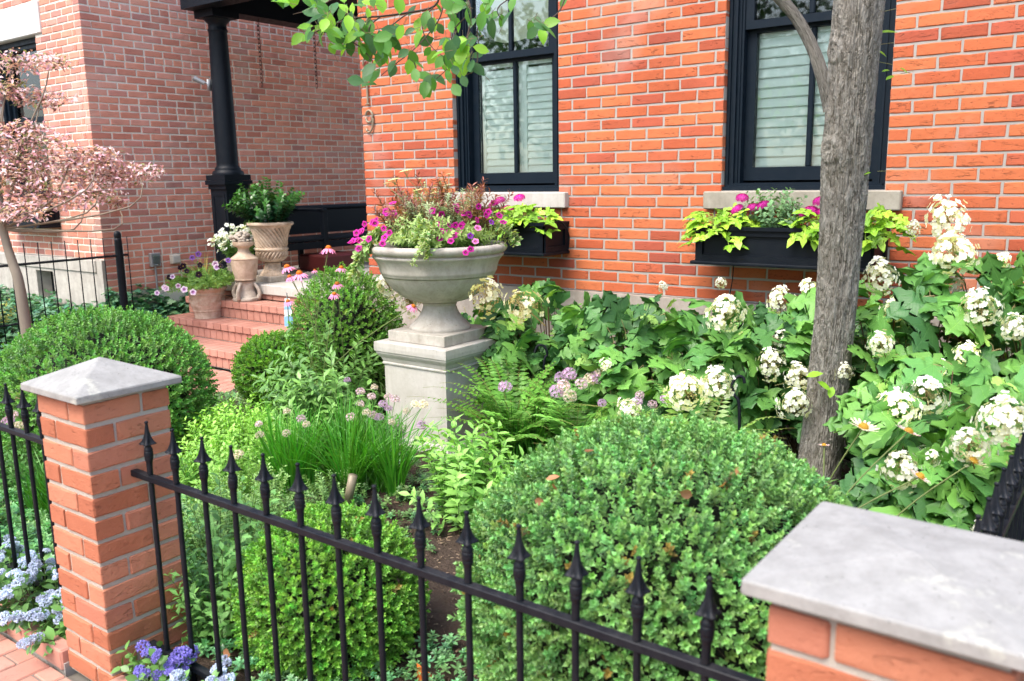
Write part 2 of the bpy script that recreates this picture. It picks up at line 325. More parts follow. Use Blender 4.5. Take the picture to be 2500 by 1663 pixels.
M['leaf_soft'] = leaf_mat('soft_leaf', .5, .22, .4); M['hyd'] = leaf_mat('hydrangea_leaf', .45, .18, .42, vein=.9); M['vari'] = leaf_mat('variegated_leaf', .5, .25, .3, edge=(.52, .56, .30))
M['treeleaf'] = leaf_mat('tree_leaf', .42, .42, .4, vein=.3); M['grass'] = leaf_mat('grass_blade', .42, .25, .4); M['petal'] = leaf_mat('petal', .6, .3, .2, var=.1)
M['bark_s'] = plain_mat('slender_bark', (.26, .22, .17), .9, .3, 50, .5, .004)
# bark
def bark():
    m, nt, N, L = newmat('furrowed_bark'); tc = N('ShaderNodeUVMap'); geo = N('ShaderNodeNewGeometry')
    mp = N('ShaderNodeMapping'); mp.inputs['Scale'].default_value = (44, 21, 1); L(tc.outputs[0], mp.inputs[0])
    n = noise(N, L, mp.outputs[0], 1.0, 4, .6, 1.3); n2 = noise(N, L, geo.outputs['Position'], 120, 4, .7); n3 = noise(N, L, geo.outputs['Position'], 5, 3)
    r = ramp(N, [(.35, (.07, .06, .052)), (.44, (.19, .17, .152)), (.55, (.30, .28, .255)), (.74, (.38, .36, .33))]); L(n, r.inputs[0])
    c = mix(N, L, r.outputs[0], (.16, .17, .10), mth(N, L, 'MULTIPLY', n3, .35)); c = mix(N, L, c, (.42, .39, .35), mth(N, L, 'MULTIPLY', n2, .16))
    h = mth(N, L, 'ADD', mth(N, L, 'MULTIPLY', n, 1.0), mth(N, L, 'MULTIPLY', n2, .15))
    finish(m, nt, N, L, c, .92, bump(N, L, h, 1.0, .02), .2); return m
M['bark'] = bark()
# ================================================================== brickwork
def wall_brick(L, H, D, seed):
    """one brick, front face towards -Y, uneven arrises; about 50 triangles"""
    r = random.Random(seed); c = .0045
    xs = [-L/2, -L/2+c, -L/6, L/6, L/2-c, L/2]; zs = [-H/2, -H/2+c, H/2-c, H/2]
    V = {}; P = []
    for i, x in enumerate(xs):
        for k, z in enumerate(zs):
            edge = i in (0, 5) or k in (0, 3)
            y = -D/2 + (c*.9 if edge else 0) + r.uniform(-.0008, .0008)
            w = .0024
            V[i, k] = len(P); P.append((x+(r.uniform(-w, w) if edge or i in (2, 3) else 0), y, z+(r.uniform(-w, w) if k in (0, 3) else r.uniform(-.0006, .0006))))
    Q = [(V[i, k], V[i+1, k], V[i+1, k+1], V[i, k+1]) for i in range(5) for k in range(3)]
    ring = [V[i, 0] for i in range(6)]+[V[5, k] for k in (1, 2)]+[V[i, 3] for i in range(5, -1, -1)]+[V[0, k] for k in (2, 1)]
    b = len(P)
    for q in ring: P.append((P[q][0], D/2, P[q][2]))
    n = len(ring)
    for j in range(n): Q.append((ring[(j+1) % n], ring[j], b+j, b+(j+1) % n))
    return np.array(P), Q
def mesh_from(name, P, Q, mat):
    me = bpy.data.meshes.new(name); me.from_pydata([tuple(p) for p in P], [], [tuple(q) for q in Q]); me.materials.append(mat); me.polygons.foreach_set('use_smooth', [False]*len(me.polygons)); me.update(); return me
def depth_px(c):
    d = A3(c)-CAMP; z = d@FWD
    if z < .3: return 1e6+np.linalg.norm(d)
    x = CXP+FPX*(d@RT)/z; y = CYP-FPX*(d@UP)/z
    return z if (-60 < x < 2560 and -60 < y < 1720) else 1e3+z
def lay(parent, specs, mat, mat_s, limit=300, name='brick', D=.1, Ln=.2045, Hn=.0562):
    """specs: (centre, length, height, rotation about z). nearest 300 in view become parts, the others one stuff part"""
    full = [wall_brick(Ln, Hn, D, s) for s in range(6)]; half = [wall_brick(Ln*.48, Hn, D, 50+s) for s in range(4)]
    mf = [mesh_from('brick', *v, mat) for v in full]; mh = [mesh_from('half_brick', *v, mat) for v in half]
    specs = sorted(specs, key=lambda s: depth_px(s[0])); far = []
    for i, (c, L, H, rz) in enumerate(specs):
        k = random.randrange(4); hf = L < Ln*.7
        P, Q = (half if hf else full)[k]; sx = L/(Ln*.48 if hf else Ln); sz = H/Hn
        c = A3(c)+[random.uniform(-.0012, .0012), random.uniform(-.0012, .0012), random.uniform(-.0014, .0014)]
        if i < limit: put(name, (mh if hf else mf)[k], parent, c, rz if rz else 0.0, scale=(sx, 1, sz))
        else: far.append((c, sx, sz, rz, P, Q))
    if far:
        mb = MB()
        for c, sx, sz, rz, P, Q in far:
            p = P*[sx, 1, sz]; ca, sa = math.cos(rz), math.sin(rz)
            p = np.stack([p[:, 0]*ca-p[:, 1]*sa, p[:, 0]*sa+p[:, 1]*ca, p[:, 2]], 1)+c
            mb.add(p, [t for q in Q for t in ((q[0], q[1], q[2]), (q[0], q[2], q[3]))])
        mb.put('brickwork', mat_s, parent, kind='stuff')
def wall_specs(axis, plane, u0, u1, z0, z1, openings=(), pitch=.215, course=.0677, header=None, endcut=None, startcut=None, D=.1, mj=.0118):
    specs = []; n = int(round((z1-z0)/course))
    for k in range(n):
        za = z0+k*course; zb = za+course; zc = (za+zb)/2
        hd = header and (k % header == header-2)
        a0 = u0+(startcut(k) if startcut else 0)-mj/2; a1 = u1-(endcut(k) if endcut else 0)+mj/2
        free = [(a0, a1)]
        for oa, ob, pa, pb in openings:
            if zc > pa+.01 and zc < pb-.01:
                nf = []
                for s, e in free:
                    if ob <= s or oa >= e: nf.append((s, e)); continue
                    if oa > s: nf.append((s, oa+mj/2))
                    if ob < e: nf.append((ob-mj/2, e))
                free = nf
        p = pitch/2 if hd else pitch
        for s, e in free:
            cuts = [s]; x = s + (p/2 if (k % 2 and not startcut) else p)*1.0
            if hd: x = s+p
            while x < e-.045: cuts.append(x+random.uniform(-.004, .004)); x += p
            cuts.append(e)
            for a, b in zip(cuts[:-1], cuts[1:]):
                L = b-a-mj
                if L < .02: continue
                u = (a+b)/2
                c = (u, plane+D/2, zc) if axis == 'x' else (plane-D/2, u, zc)
                specs.append((c, L, course-mj*.92, 0 if axis == 'x' else PI/2))
    return specs
def mortar_rects(u0, u1, z0, z1, ops):
    us = sorted({u0, u1, *[o[0] for o in ops], *[o[1] for o in ops]}); out = []
    for a, b in zip(us[:-1], us[1:]):
        zz = [z0]
        for o in sorted(ops, key=lambda q: q[2]):
            if o[0] <= a+1e-6 and o[1] >= b-1e-6: zz += [o[2], o[3]]
        zz.append(z1)
        for i in range(0, len(zz), 2):
            if zz[i+1]-zz[i] > 1e-4: out.append((a, b, zz[i], zz[i+1]))
    return out
# ================================================================== ground
def gz(x, y):
    """height of the garden soil"""
    x = np.asarray(x, float); y = np.asarray(y, float)
    base = .05+.012*np.sin(x*3.1+y*1.7)+.010*np.sin(x*7.3-y*5.1)+.018*np.clip((y-2.2)/2.2, 0, 1)
    t = np.clip((-7.65-x)/.7, 0, 1); t = t*t*(3-2*t)
    return base+t*.24
g = MB(); g.add([(-120, -120, -.03), (120, -120, -.03), (120, 160, -.03), (-120, 160, -.03)], [(0, 1, 2), (0, 2, 3)])
M['far'] = plain_mat('dry_ground', (.20, .18, .15), .95, .2, 3, .3)
tag(g.put('ground', M['far'], loc=(0, 0, -.03)), kind='structure')
def soil_patch(name, x0, x1, y0, y1, step=.05, mat='soil', rough=.012):
    xs = np.arange(x0, x1+1e-6, step); ys = np.arange(y0, y1+1e-6, step); X, Y = np.meshgrid(xs, ys, indexing='ij')
    Z = gz(X, Y)+RNG.normal(0, rough*.35, X.shape)+rough*np.sin(X*41+Y*13)*np.sin(Y*37-X*9)
    V = np.stack([X.ravel(), Y.ravel(), Z.ravel()], 1); nx, ny = X.shape
    i, j = np.meshgrid(np.arange(nx-1), np.arange(ny-1), indexing='ij'); p = (i*ny+j).ravel()
    F = np.concatenate([np.stack([p, p+ny, p+ny+1], 1), np.stack([p, p+ny+1, p+1], 1)])
    mb = MB(); mb.add(V, F); return tag(mb.put(name, M[mat], smooth=True), kind='structure')
soil_patch('garden_soil', -5.5, 1.6, 1.26, 4.78, .035)
soil_patch('garden_bed', -13, -7.32, 1.16, 4.9, .08); soil_patch('garden_bed', -8.2, -7.76, 4.9, 9.0, .08)
# sidewalk and path of clay pavers
def pavers(name, x0, x1, y0, y1, z, L, W, run, near=300):
    root = MB(); root.box((x0, y0, z-.06), (x1, y1, z-.005)); o = root.put(name, M['joint'], loc=(0, 0, 0)); tag(o, kind='structure'); WL[o] = A3((0, 0, 0))
    specs = []; r = 0
    if run == 'y':
        x = x0
        while x < x1-.03:
            y = y0-(L/2 if r % 2 else 0)
            while y < y1-.02:
                a, b = max(y, y0), min(y+L, y1)
                if b-a > .03: specs.append(((x+W/2, (a+b)/2, z), b-a-.006, W-.006))
                y += L
            x += W; r += 1
    me = {}
    def get(l, w):
        k = (round(l, 2), round(w, 2))
        if k not in me: me[k] = bevel_box('paver', (0, 0, 0), (w, l, .06), M['paver'], .004, 1, .0008, 1)[0]
        return me[k]
    specs.sort(key=lambda s: depth_px(s[0])); far = MB()
    for i, (c, l, w) in enumerate(specs):
        dz = random.uniform(-.0025, .0015)
        if i < near and depth_px(c) < 900: put('paver', get(l, w), o, A3(c)+[0, 0, dz-.03], random.uniform(-.008, .008))
        else: far.box((c[0]-w/2, c[1]-l/2, z-.06), (c[0]+w/2, c[1]+l/2, z+dz))
    if far.n: far.put('paver_field', M['paver'], o, kind='stuff')
    return o
pavers('sidewalk', -5.5, 1.6, -.4, 1.20, 0.0, .205, .105, 'y')
pavers('path', -7.3, -5.52, 1.2, 4.40, 0.0, .205, .105, 'y')
cb = MB(); cb.box((-5.5, 1.215, -.05), (-2.81, 1.26, .02)); cb.box((-2.52, 1.215, -.05), (1.6, 1.26, .02)); edg = tag(cb.put('kerb', M['mortar'], loc=(0, 0, 0)), kind='structure'); WL[edg] = A3((0, 0, 0))
kbm = [bevel_box('kerb_brick', (0, 0, 0), (.204, .055, .075), M['paver'], .006, 1, .0015, 1)[0] for _ in range(4)]
for i in range(12): put('brick', random.choice(kbm), edg, (-2.918-i*.212, 1.236, .030), random.uniform(-.015, .015))
for i in range(10): put('brick', random.choice(kbm), edg, (-2.415+i*.212, 1.236, .030), random.uniform(-.015, .015))
# ================================================================== main house
YF = 4.78; XL = -4.97; XR = 1.6; ZS = .885; ZT = 3.46
W1 = (-4.06, -3.165); W2 = (-2.04, -1.143); SZ = 1.42; WB = 1.525; WT = 3.15
house = thing('brick_house', 'orange-red brick house with two black sash windows facing the front garden', 'house', (-2, YF, 0))
ops = [(W1[0], W1[1], WB-.0, WT), (W2[0], W2[1], WB, WT)]
ops_b = [(W1[0], W1[1], WB-.03, WT+.0), (W2[0], W2[1], WB-.03, WT), (W1[0]-.12, W1[1]+.12, WT, WT+.22), (W2[0]-.12, W2[1]+.12, WT, WT+.22)]+[(W1[0]-.075, W1[1]+.075, SZ, WB), (W2[0]-.09, W2[1]+.09, SZ, WB)]
sp = wall_specs('x', YF, XL, XR, ZS, ZT, ops_b)
lay(house, sp, M['brick_main'], M['brick_main_s'])
mb = MB()
for a, b, c, d in mortar_rects(XL+.006, XR, ZS, ZT, ops): mb.box((a, YF+.0045, c), (b, YF+.105, d))
mb.box((XL+.006, YF+.105, .0), (XL+.106, 9, ZT)); mb.put('mortar', M['mortar'], house)
# jamb return of each opening (end faces of the wall)
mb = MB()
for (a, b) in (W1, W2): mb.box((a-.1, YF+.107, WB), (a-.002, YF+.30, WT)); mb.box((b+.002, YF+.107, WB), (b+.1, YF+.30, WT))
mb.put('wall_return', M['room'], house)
mb = MB(); mb.box((XL, YF-.035, -.05), (XR, YF+.2, ZS-.003)); mb.put('foundation', M['foundation'], house)
mb = MB(); x0, x1, y0, y1, z0, z1 = XL+.12, XR, YF+.32, 7.5, .9, 3.45   # the dark rooms behind the windows
mb.add([(x0, y1, z0), (x1, y1, z0), (x1, y1, z1), (x0, y1, z1), (x0, y0, z0), (x1, y0, z0), (x1, y0, z1), (x0, y0, z1)],
       [(0, 1, 2), (0, 2, 3), (0, 3, 7), (0, 7, 4), (1, 5, 6), (1, 6, 2), (3, 2, 6), (3, 6, 7), (0, 4, 5), (0, 5, 1)]); mb.put('interior', M['room'], house)
mb = MB()
for a, b, c, d in mortar_rects(XL+.12, XR, .9, ZT, ops): mb.box((a, YF+.303, c), (b, YF+.318, d))
mb.put('inner_wall', M['room'], house)
for (a, b), e in ((W1, .075), (W2, .09)):
    pbox('window_sill', (a-e, YF-.045, SZ), (b+e, YF+.10, WB-.003), M['limestone'] if e < .08 else M['sill'], house, .006)
    pbox('lintel', (a-.12, YF-.02, WT+.002), (b+.12, YF+.1, WT+.22), M['limestone'], house, .006)
def window(a, b, slat_pitch, first_stile, slat_len, blind):
    """casing (part) with sashes, muntins, panes, shutters and louvre slats as sub-parts"""
    m = MB(); N_ = 'navy'; y = YF
    def ring(i0, i1, ya, yb, zb=WB, mbx=m):
        mbx.box((a+i0, ya, zb+i0*.0), (a+i1, yb, WT)); mbx.box((b-i1, ya, zb), (b-i0, yb, WT)); mbx.box((a+i1, ya, WT-i1), (b-i1, yb, WT-i0))
    ring(0.004, .022, y+.042, y+.30); ring(.022, .040, y+.055, y+.30); ring(.040, .052, y+.048, y+.30); ring(.052, .068, y+.066, y+.30); ring(.068, .082, y+.075, y+.30)
    m.box((a+.004, y+.012, WB), (b-.004, y+.30, WB+.022)); m.box((a+.02, y+.03, WB+.022), (b-.02, y+.30, WB+.034)); m.box((a+.05, y+.05, WB+.034), (b-.05, y+.30, WB+.042))
    c = m.put('window', M[N_], house)
    xa, xb = a+.082, b-.082; zm = 2.415; zt = WT-.085
    def sash(ya, yb, z0, z1, st, bot, top, nm, gy):
        q = MB(); q.box((xa, ya, z0), (xa+st, yb, z1)); q.box((xb-st, ya, z0), (xb, yb, z1)); q.box((xa+st, ya, z0), (xb-st, yb, z0+bot)); q.box((xa+st, ya, z1-top), (xb-st, yb, z1))
        q.put(nm, M[N_], c); xc = (xa+xb)/2
        pbox('muntin', (xc-.014, ya+.004, z0+bot), (xc+.014, yb-.002, z1-top), M[N_], c, .004)
        for s, e in ((xa+st, xc-.014), (xc+.014, xb-st)): pbox('pane', (s, gy, z0+bot), (e, gy+.003, z1-top), M['glass'], c, .0005)
    sash(y+.085, y+.125, zm, zt, .048, .045, .05, 'upper_sash', y+.105)
    sash(y+.130, y+.170, WB+.055, zm+.012, .052, .075, .03, 'lower_sash', y+.15)
    # shutters
    ys = y+.176; z0, z1 = 1.615, 2.43; x = a+.10; st = first_stile
    for k in range(2):
        w = slat_len; q = MB(); q.box((x, ys, z0), (x+st, ys+.026, z1)); q.box((x+st+w, ys, z0), (x+st+w+.03, ys+.026, z1))
        q.box((x+st, ys, z0), (x+st+w, ys+.026, z0+.045)); q.box((x+st, ys, z1-.055), (x+st+w, ys+.026, z1))
        q.put('shutter_frame', M['white'], c)
        zz = z0+.045+slat_pitch*.5; me = bevel_box('slat', (0, 0, 0), (w-.002, .009, slat_pitch*1.12), M['white'], .004, 1)[0]
        while zz < z1-.055-slat_pitch*.3:
            put('slat', me, c, (x+st+w/2, ys+.012, zz), Matrix.Rotation(math.radians(-19), 4, 'X')); zz += slat_pitch
        x += st+w+.032; st = .03
    if blind:
        q = MB(); nx = 40; V = []; F = []
        for i in range(nx+1):
            u = i/nx; X_ = a+.02+(b-a-.0)*u; sag = .09*math.sin(u*PI)+.02*math.sin(u*9)
            for j in range(9):
                t = j/8; V.append((X_, y+.24+.03*math.sin(t*7+u*5)+.05*t, WT+.05-(WT+.05-2.64+sag)*t))
        for i in range(nx):
            for j in range(8): p = i*9+j; F += [(p, p+9, p+10), (p, p+10, p+1)]
        q.add(V, F); q.put('blind', M['blind'], c, smooth=True)
    return c
window(*W1, .0465, .058, .30, True); window(*W2, .055, .028, .40, False)
# house numbers 1 0 1 9, brass-grey, one above the other
M['bronze'] = plain_mat('dull_bronze', (.30, .25, .17), .5, .2, 60, .1, metal=.2)
def numeral(kind, x, zc, h, label):
    q = MB(); w = h*.27; r = .0085; y = YF-.014
    if kind == '0': th = np.linspace(0, 2*PI, 25); pts = np.stack([x+w*np.cos(th), np.full(25, y), zc+h/2*np.sin(th)], 1); q.tube(pts, r, n=6)
    elif kind == '1':
        q.tube([(x, y, zc-h/2), (x, y, zc+h/2)], r, n=6, caps=True); q.tube([(x, y, zc+h/2), (x-.022, y, zc+h/2-.03)], r*.8, n=6, caps=True); q.tube([(x-.02, y, zc-h/2), (x+.02, y, zc-h/2)], r*.7, n=6, caps=True)
    else:
        th = np.linspace(0, 2*PI, 21); q.tube(np.stack([x+w*.82*np.cos(th), np.full(21, y), zc+h*.22+h*.26*np.sin(th)], 1), r, n=6)
        th = np.linspace(.1, -PI*.62, 14); q.tube(np.stack([x-w*.1+w*1.0*np.cos(th), np.full(14, y), zc+h*.14+h*.60*np.sin(th)], 1), r, .006, n=6)
        q.tube([(x-w*.55, y, zc-h*.40), (x-w*.8, y, zc-h*.30)], .011, .008, n=6, caps=True)
    return tag(q.put('house_number', M['bronze']), label, 'numeral', 'house numbers in a column on the brick corner')
for kd, py, h, lb in (('1', 55, .15, 'slim bronze numeral 1 at the top of the house number, behind the hanging leaves'), ('0', 163, .17, 'oval bronze numeral 0 on the brick corner, second from the top'),
                      ('1', 228, .16, 'slim bronze numeral 1 just above the 9 on the brick corner'), ('9', 297, .17, 'bronze numeral 9 at the bottom of the house number')):
    p = at(900+(5 if kd == '9' else 0), py, Y=YF); numeral(kd, p[0], p[2], h, lb)
# ================================================================== window boxes of the main house
def window_box(x0, x1, y0, y1, z0, z1, label):
    t = thing('window_box', label, 'planter', ((x0+x1)/2, y1, z0), 'black window boxes'); m = M['black']
    q = MB(); q.box((x0, y0, z0+.02), (x0+.02, y1, z1-.02)); q.box((x1-.02, y0, z0+.02), (x1, y1, z1-.02)); q.box((x0+.02, y1-.02, z0+.02), (x1-.02, y1, z1-.02)); q.box((x0+.02, y0+.012, z0+.02), (x1-.02, y0+.03, z1-.02)); q.box((x0+.02, y0+.03, z0+.02), (x1-.02, y1-.02, z0+.04)); q.put('box', m, t)
    q = MB()
    for a, b, c, d in ((x0, x0+.04, z0+.02, z1-.02), (x1-.04, x1, z0+.02, z1-.02), (x0+.04, x1-.04, z0+.02, z0+.055), (x0+.04, x1-.04, z1-.05, z1-.02)): q.box((a, y0-.004, c), (b, y0+.011, d))
    for a, b, c, d in ((y0+.011, y0+.04, z0+.021, z1-.021), (y1-.04, y1-.002, z0+.021, z1-.021), (y0+.04, y1-.04, z0+.021, z0+.055), (y0+.04, y1-.04, z1-.05, z1-.021)): q.box((x1+.0005, a, c), (x1+.012, b, d))
    q.put('panel_frame', m, t)
    pbox('base_moulding', (x0-.022, y0-.028, z0), (x1+.022, y1, z0+.0195), m, t, .006, seg=2)
    q = MB(); q.box((x0-.018, y0-.02, z1-.0195), (x1+.018, y0+.02, z1)); q.box((x0-.018, y0+.02, z1-.0195), (x0+.02, y1, z1)); q.box((x1-.02, y0+.02, z1-.0195), (x1+.018, y1, z1)); q.box((x0+.02, y1-.02, z1-.0195), (x1-.02, y1, z1)); q.put('rim', m, t)
    q = MB(); q.box((x0+.02, y0+.03, z1-.06), (x1-.02, y1-.02, z1-.035)); q.put('potting_soil', M['soil'], t)
    return t
window_box(-4.02, -3.10, 4.5, YF-.001, 1.125, 1.335, 'black panelled window box beneath the left sash window, behind the big stone urn')
window_box(-2.06, -1.12, 4.5, YF-.001, 1.125, 1.335, 'black panelled window box beneath the right sash window, crossed by the tree trunk')
def cord(name, pts, r, mat, label, cat, group=None):
    P = dens([tuple(p) for p in pts], 6); q = MB(); q.tube(P, r, n=5); return tag(q.put(name, mat, smooth=True), label, cat, group)
cord('irrigation_tube', [(-1.93, 4.74, 1.13), (-1.93, 4.72, 1.0), (-1.95, 4.71, .88), (-1.99, 4.70, .72)], .0035, M['iron'], 'thin black tube hanging from the underside of the right window box', 'tube', 'black irrigation tubes')
cord('irrigation_tube', [(-3.16, 4.60, 1.33), (-3.08, 4.66, 1.34), (-3.055, 4.73, 1.25), (-3.07, 4.74, 1.14)], .005, M['iron'], 'black tube looping round the right end of the left window box', 'tube', 'black irrigation tubes')
# ================================================================== neighbour's house
XN, YN, ZN = -8.2, 4.36, 3.75
nb = thing('brick_house', 'pinkish-red brick neighbouring house with cream mortar on the left', 'house', (XN, YN, 0))
nwin = (-10.1, -9.09, 1.50, 3.09); lint = (-10.25, -8.94, 3.09, 3.40)
n0 = .9
sp = wall_specs('x', YN, -12.5, XN, n0, ZN, [nwin, lint], pitch=.207, mj=.0145, endcut=lambda k: .11 if k % 2 else 0)
zs0 = n0-.0677*5
sp += wall_specs('y', XN, YN, 9.2, zs0, zs0+.0677*int((ZN-zs0)/.0677), (), pitch=.207, mj=.0145, header=7, startcut=lambda k: 0 if (k-5) % 2 or k < 5 else .11)
lay(nb, sp, M['brick_nb'], M['brick_nb_s'], Ln=.197)
mb = MB()
for a, b, c, d in mortar_rects(-12.5, XN-.006, n0, ZN, [nwin, lint]): mb.box((a, YN+.0055, c), (b, YN+.1, d))
mb.box((XN-.1, YN+.1005, 0), (XN-.0055, 9.2, ZN)); mb.box((XN-.1, YN+.0055, zs0), (XN-.0055, YN+.1, n0-.001)); mb.put('mortar', M['mortar_nb'], nb)
bw = (-9.57, -9.2, .44, .74)
q = MB()
for a, b, c, d in mortar_rects(-12.5, XN-.112, -.05, .765, [bw]): q.box((a, YN-.03, c), (b, YN+.12, d))
q.put('foundation', M['nbstone'], nb)
pbox('stone_course', (-12.5, YN-.045, .768), (XN-.105, YN+.1, n0-.004), M['nbstone'], nb, .008)
q = MB(); q.box((XN-.11, YN-.03, -.05), (XN-.001, YN+.0, n0-.004)); q.put('corner_stone', M['nbstone'], nb)
q = MB(); q.box((bw[0]-.02, YN+.121, bw[2]-.02), (bw[1]+.02, YN+.14, bw[3]+.02)); q.put('basement_window', M['black'], nb)
pbox('lintel', (lint[0], YN-.02, lint[2]+.004), (lint[1], YN+.1, lint[3]-.004), M['lintel'], nb, .008)
q = MB(); a, b, c, d = nwin
for i, (s, t_, dy) in enumerate(((0, .05, .06), (.05, .09, .085))): q.box((a+s, YN+dy, c), (a+t_, YN+.24, d)); q.box((b-t_, YN+dy, c), (b-s, YN+.24, d)); q.box((a+t_, YN+dy, d-t_), (b-t_, YN+.24, d-s)); q.box((a+t_, YN+dy, c+s), (b-t_, YN+.24, c+t_))
w_ = q.put('window', M['navy'], nb); q = MB(); q.box((a+.09, YN+.12, 2.28), (b-.09, YN+.16, 2.33)); q.box((a+.09, YN+.12, c+.09), (a+.14, YN+.16, d-.09)); q.box((b-.14, YN+.12, c+.09), (b-.09, YN+.16, d-.09)); q.put('sash', M['navy'], w_)
pbox('pane', (a+.14, YN+.14, c+.09), (b-.14, YN+.143, 2.279), M['glass'], w_, .0005); pbox('pane', (a+.14, YN+.14, 2.331), (b-.14, YN+.143, d-.09), M['glass'], w_, .0005)
q = MB(); q.box((a-.1, YN+.5, c-.1), (b+.1, YN+.52, d+.1)); q.put('interior', M['room'], nb)
window_box(-9.95, -9.0, YN-.2, YN-.001, 1.20, 1.42, "dark window box under the neighbour's window behind the pink-leaved tree")
# electrical boxes on the neighbour's side wall
p = at(375, 634, X=XN); t = thing('outlet_box', "grey weatherproof outlet box with glass cover on the neighbour's wall", 'electrical box', p)
pbox('box', (XN+.001, p[1]-.055, p[2]-.07), (XN+.05, p[1]+.055, p[2]+.07), M['metal'], t, .006); pbox('cover', (XN+.052, p[1]-.035, p[2]-.05), (XN+.062, p[1]+.035, p[2]+.045), M['glass'], t, .004)
q = MB(); q.tube([(XN+.02, p[1], p[2]-.07), (XN+.02, p[1], .3)], .011, n=8); q.put('conduit', M['metal'], t, smooth=True)
p = at(424, 633, X=XN); t = thing('junction_box', "small beige junction box on the neighbour's wall right of the outlet box", 'electrical box', p)
pbox('box', (XN+.001, p[1]-.05, p[2]-.045), (XN+.055, p[1]+.05, p[2]+.05), M['caststone'], t, .006); pbox('cover', (XN+.0555, p[1]-.04, p[2]-.035), (XN+.062, p[1]+.04, p[2]+.04), M['limestone'], t, .003)
# neighbour's iron fence
XFN = -7.86
t = thing('iron_fence', "slim black iron fence with plain rods in front of the neighbour's house", 'fence', (XFN, 3.6, .3))
q = MB(); q.tube([(XFN, 1.3, .93), (XFN, 4.42, .96)], .011, n=4); q.put('rail', M['iron'], t)
q = MB(); q.tube([(XFN, 1.3, .42), (XFN, 4.42, .45)], .009, n=4); q.put('rail', M['iron'], t)
q = MB(); q.tube([(0, 0, 0), (0, 0, .85)], .0065, .005, n=6, caps=True); rod = q.mesh('picket', M['iron'], True)
for i in range(26): put('picket', rod, t, (XFN, 4.42-i*.118, .28))
pf = dens([(.0, 1.19), (.018, 1.185), (.032, 1.165), (.034, 1.14), (.03, 1.12), (.034, 1.10), (.036, .9), (.036, .3), (.036, .1)], 3)
V, F, U = lathe([(max(r, .0005), z) for r, z in pf], 16); q = MB(); q.add(V+[XFN, 4.33, 0], F[:, ::-1]); q.put('post', M['iron'], t, smooth=True)
# ================================================================== porch
por = thing('porch', 'black porch with round column, dark ceiling and stone floor between the houses', 'porch', (-6.5, 5.5, .6))
pbox('floor_slab', (-7.74, 5.13, .565), (XL-.02, 5.62, .66), M['limestone'], por, .008); pbox('floor', (-8.08, 5.625, .5), (XL-.02, 9.2, .655), M['limestone'], por, .004)
q = MB(); q.box((-7.72, 5.16, 0), (XL-.02, 9.2, .49)); q.put('floor_base', M['mortar'], por)
q = MB(); q.box((-7.74, 5.12, 3.27), (4.0*0+XL-.005, 5.30, 3.75)); q.put('front_beam', M['black'], por)
q = MB(); q.box((-7.74, 5.305, 3.27), (-7.50, 9.2, 3.6)); q.put('side_beam', M['black'], por)
q = MB(); q.box((-7.495, 5.305, 3.46), (XL-.01, 9.2, 3.5)); q.put('ceiling', M['black'], por)
cx_, cy_ = -7.575, 5.40
q = MB(); q.box((-.13, -.13, 0), (.13, .13, .97)); q.box((-.155, -.155, 0), (.155, .155, .12)); q.box((-.145, -.145, .90), (.145, .145, .945)); q.box((-.165, -.165, .946), (.165, .165, .985)); q.box((-.155, -.155, .986), (.155, .155, 1.04))
for s in (-1, 1):
    q.box((-.10, s*.131-.004, .16), (-.075, s*.131+.004, .86)); q.box((.075, s*.131-.004, .16), (.10, s*.131+.004, .86)); q.box((-.075, s*.131-.004, .16), (.075, s*.131+.004, .185)); q.box((-.075, s*.131-.004, .835), (.075, s*.131+.004, .86))
    q.box((s*.131-.004, -.10, .16), (s*.131+.004, -.075, .86)); q.box((s*.131-.004, .075, .16), (s*.131+.004, .10, .86))
q.V = [v+[cx_, cy_, .66] for v in q.V]; q.put('column_pedestal', M['black'], por)
z = 1.70; pf = [(.155, z), (.155, z+.02), (.148, z+.035), (.125, z+.05), (.13, z+.06), (.115, z+.075), (.108, z+.09), (.107, z+.11), (.105, z+.5), (.098, z+.9), (.088, 3.07), (.092, 3.08), (.098, 3.09), (.092, 3.10), (.087, 3.11), (.087, 3.15), (.11, 3.17), (.125, 3.19), (.127, 3.20)]
V, F, U = lathe(pf, 40); q = MB(); q.add(V+[cx_, cy_, 0], F[:, ::-1]); q.put('column_shaft', M['black'], por, smooth=True)
q = MB(); q.box((cx_-.15, cy_-.15, 3.2005), (cx_+.15, cy_+.15, 3.268)); q.put('capital', M['black'], por)
br = at(510, 205, Y=cy_-.11); q = MB(); q.tube([(cx_-.085, cy_-.06, br[2]), (cx_-.13, cy_-.12, br[2]+.02)], .012, n=8, caps=True); q.tube([(cx_-.12, cy_-.11, br[2]+.01), (cx_-.18, cy_-.19, br[2]+.06)], .022, .026, n=10); q.box((cx_-.10, cy_-.10, br[2]-.06), (cx_-.085, cy_-.05, br[2]+.05))
tag(q.put('flag_bracket', M['metal'], smooth=True), 'small grey metal flag bracket screwed to the porch column', 'bracket')
# chains
lk = bmesh.new(); q = MB(); th = np.linspace(0, 2*PI, 13); q.tube(np.stack([.012*np.cos(th), 0*th, .026*np.sin(th)], 1), .0042, n=5); linkme = q.mesh('chain_link', plain_mat('rusty_chain', (.09, .04, .03), .6), True); lk.free()
for (px, py0, py1), lb in (((637, 42, 213), 'rusty chain hanging from the porch ceiling, the one nearer the column'), ((771, 92, 222), 'rusty chain hanging from the porch ceiling behind the leaves, farther right')):
    p = at(px, py1, X=-7.62); z0 = p[2]; z1 = 3.46; t = thing('chain', lb, 'chain', (p[0]+.02, p[1], z1), 'chains hanging from the porch ceiling'); n = int((z1-z0)/.043)
    for i in range(n): put('link', linkme, t, (p[0]+.02, p[1], z1-.02-i*.043), (PI/2 if i % 2 else .4))
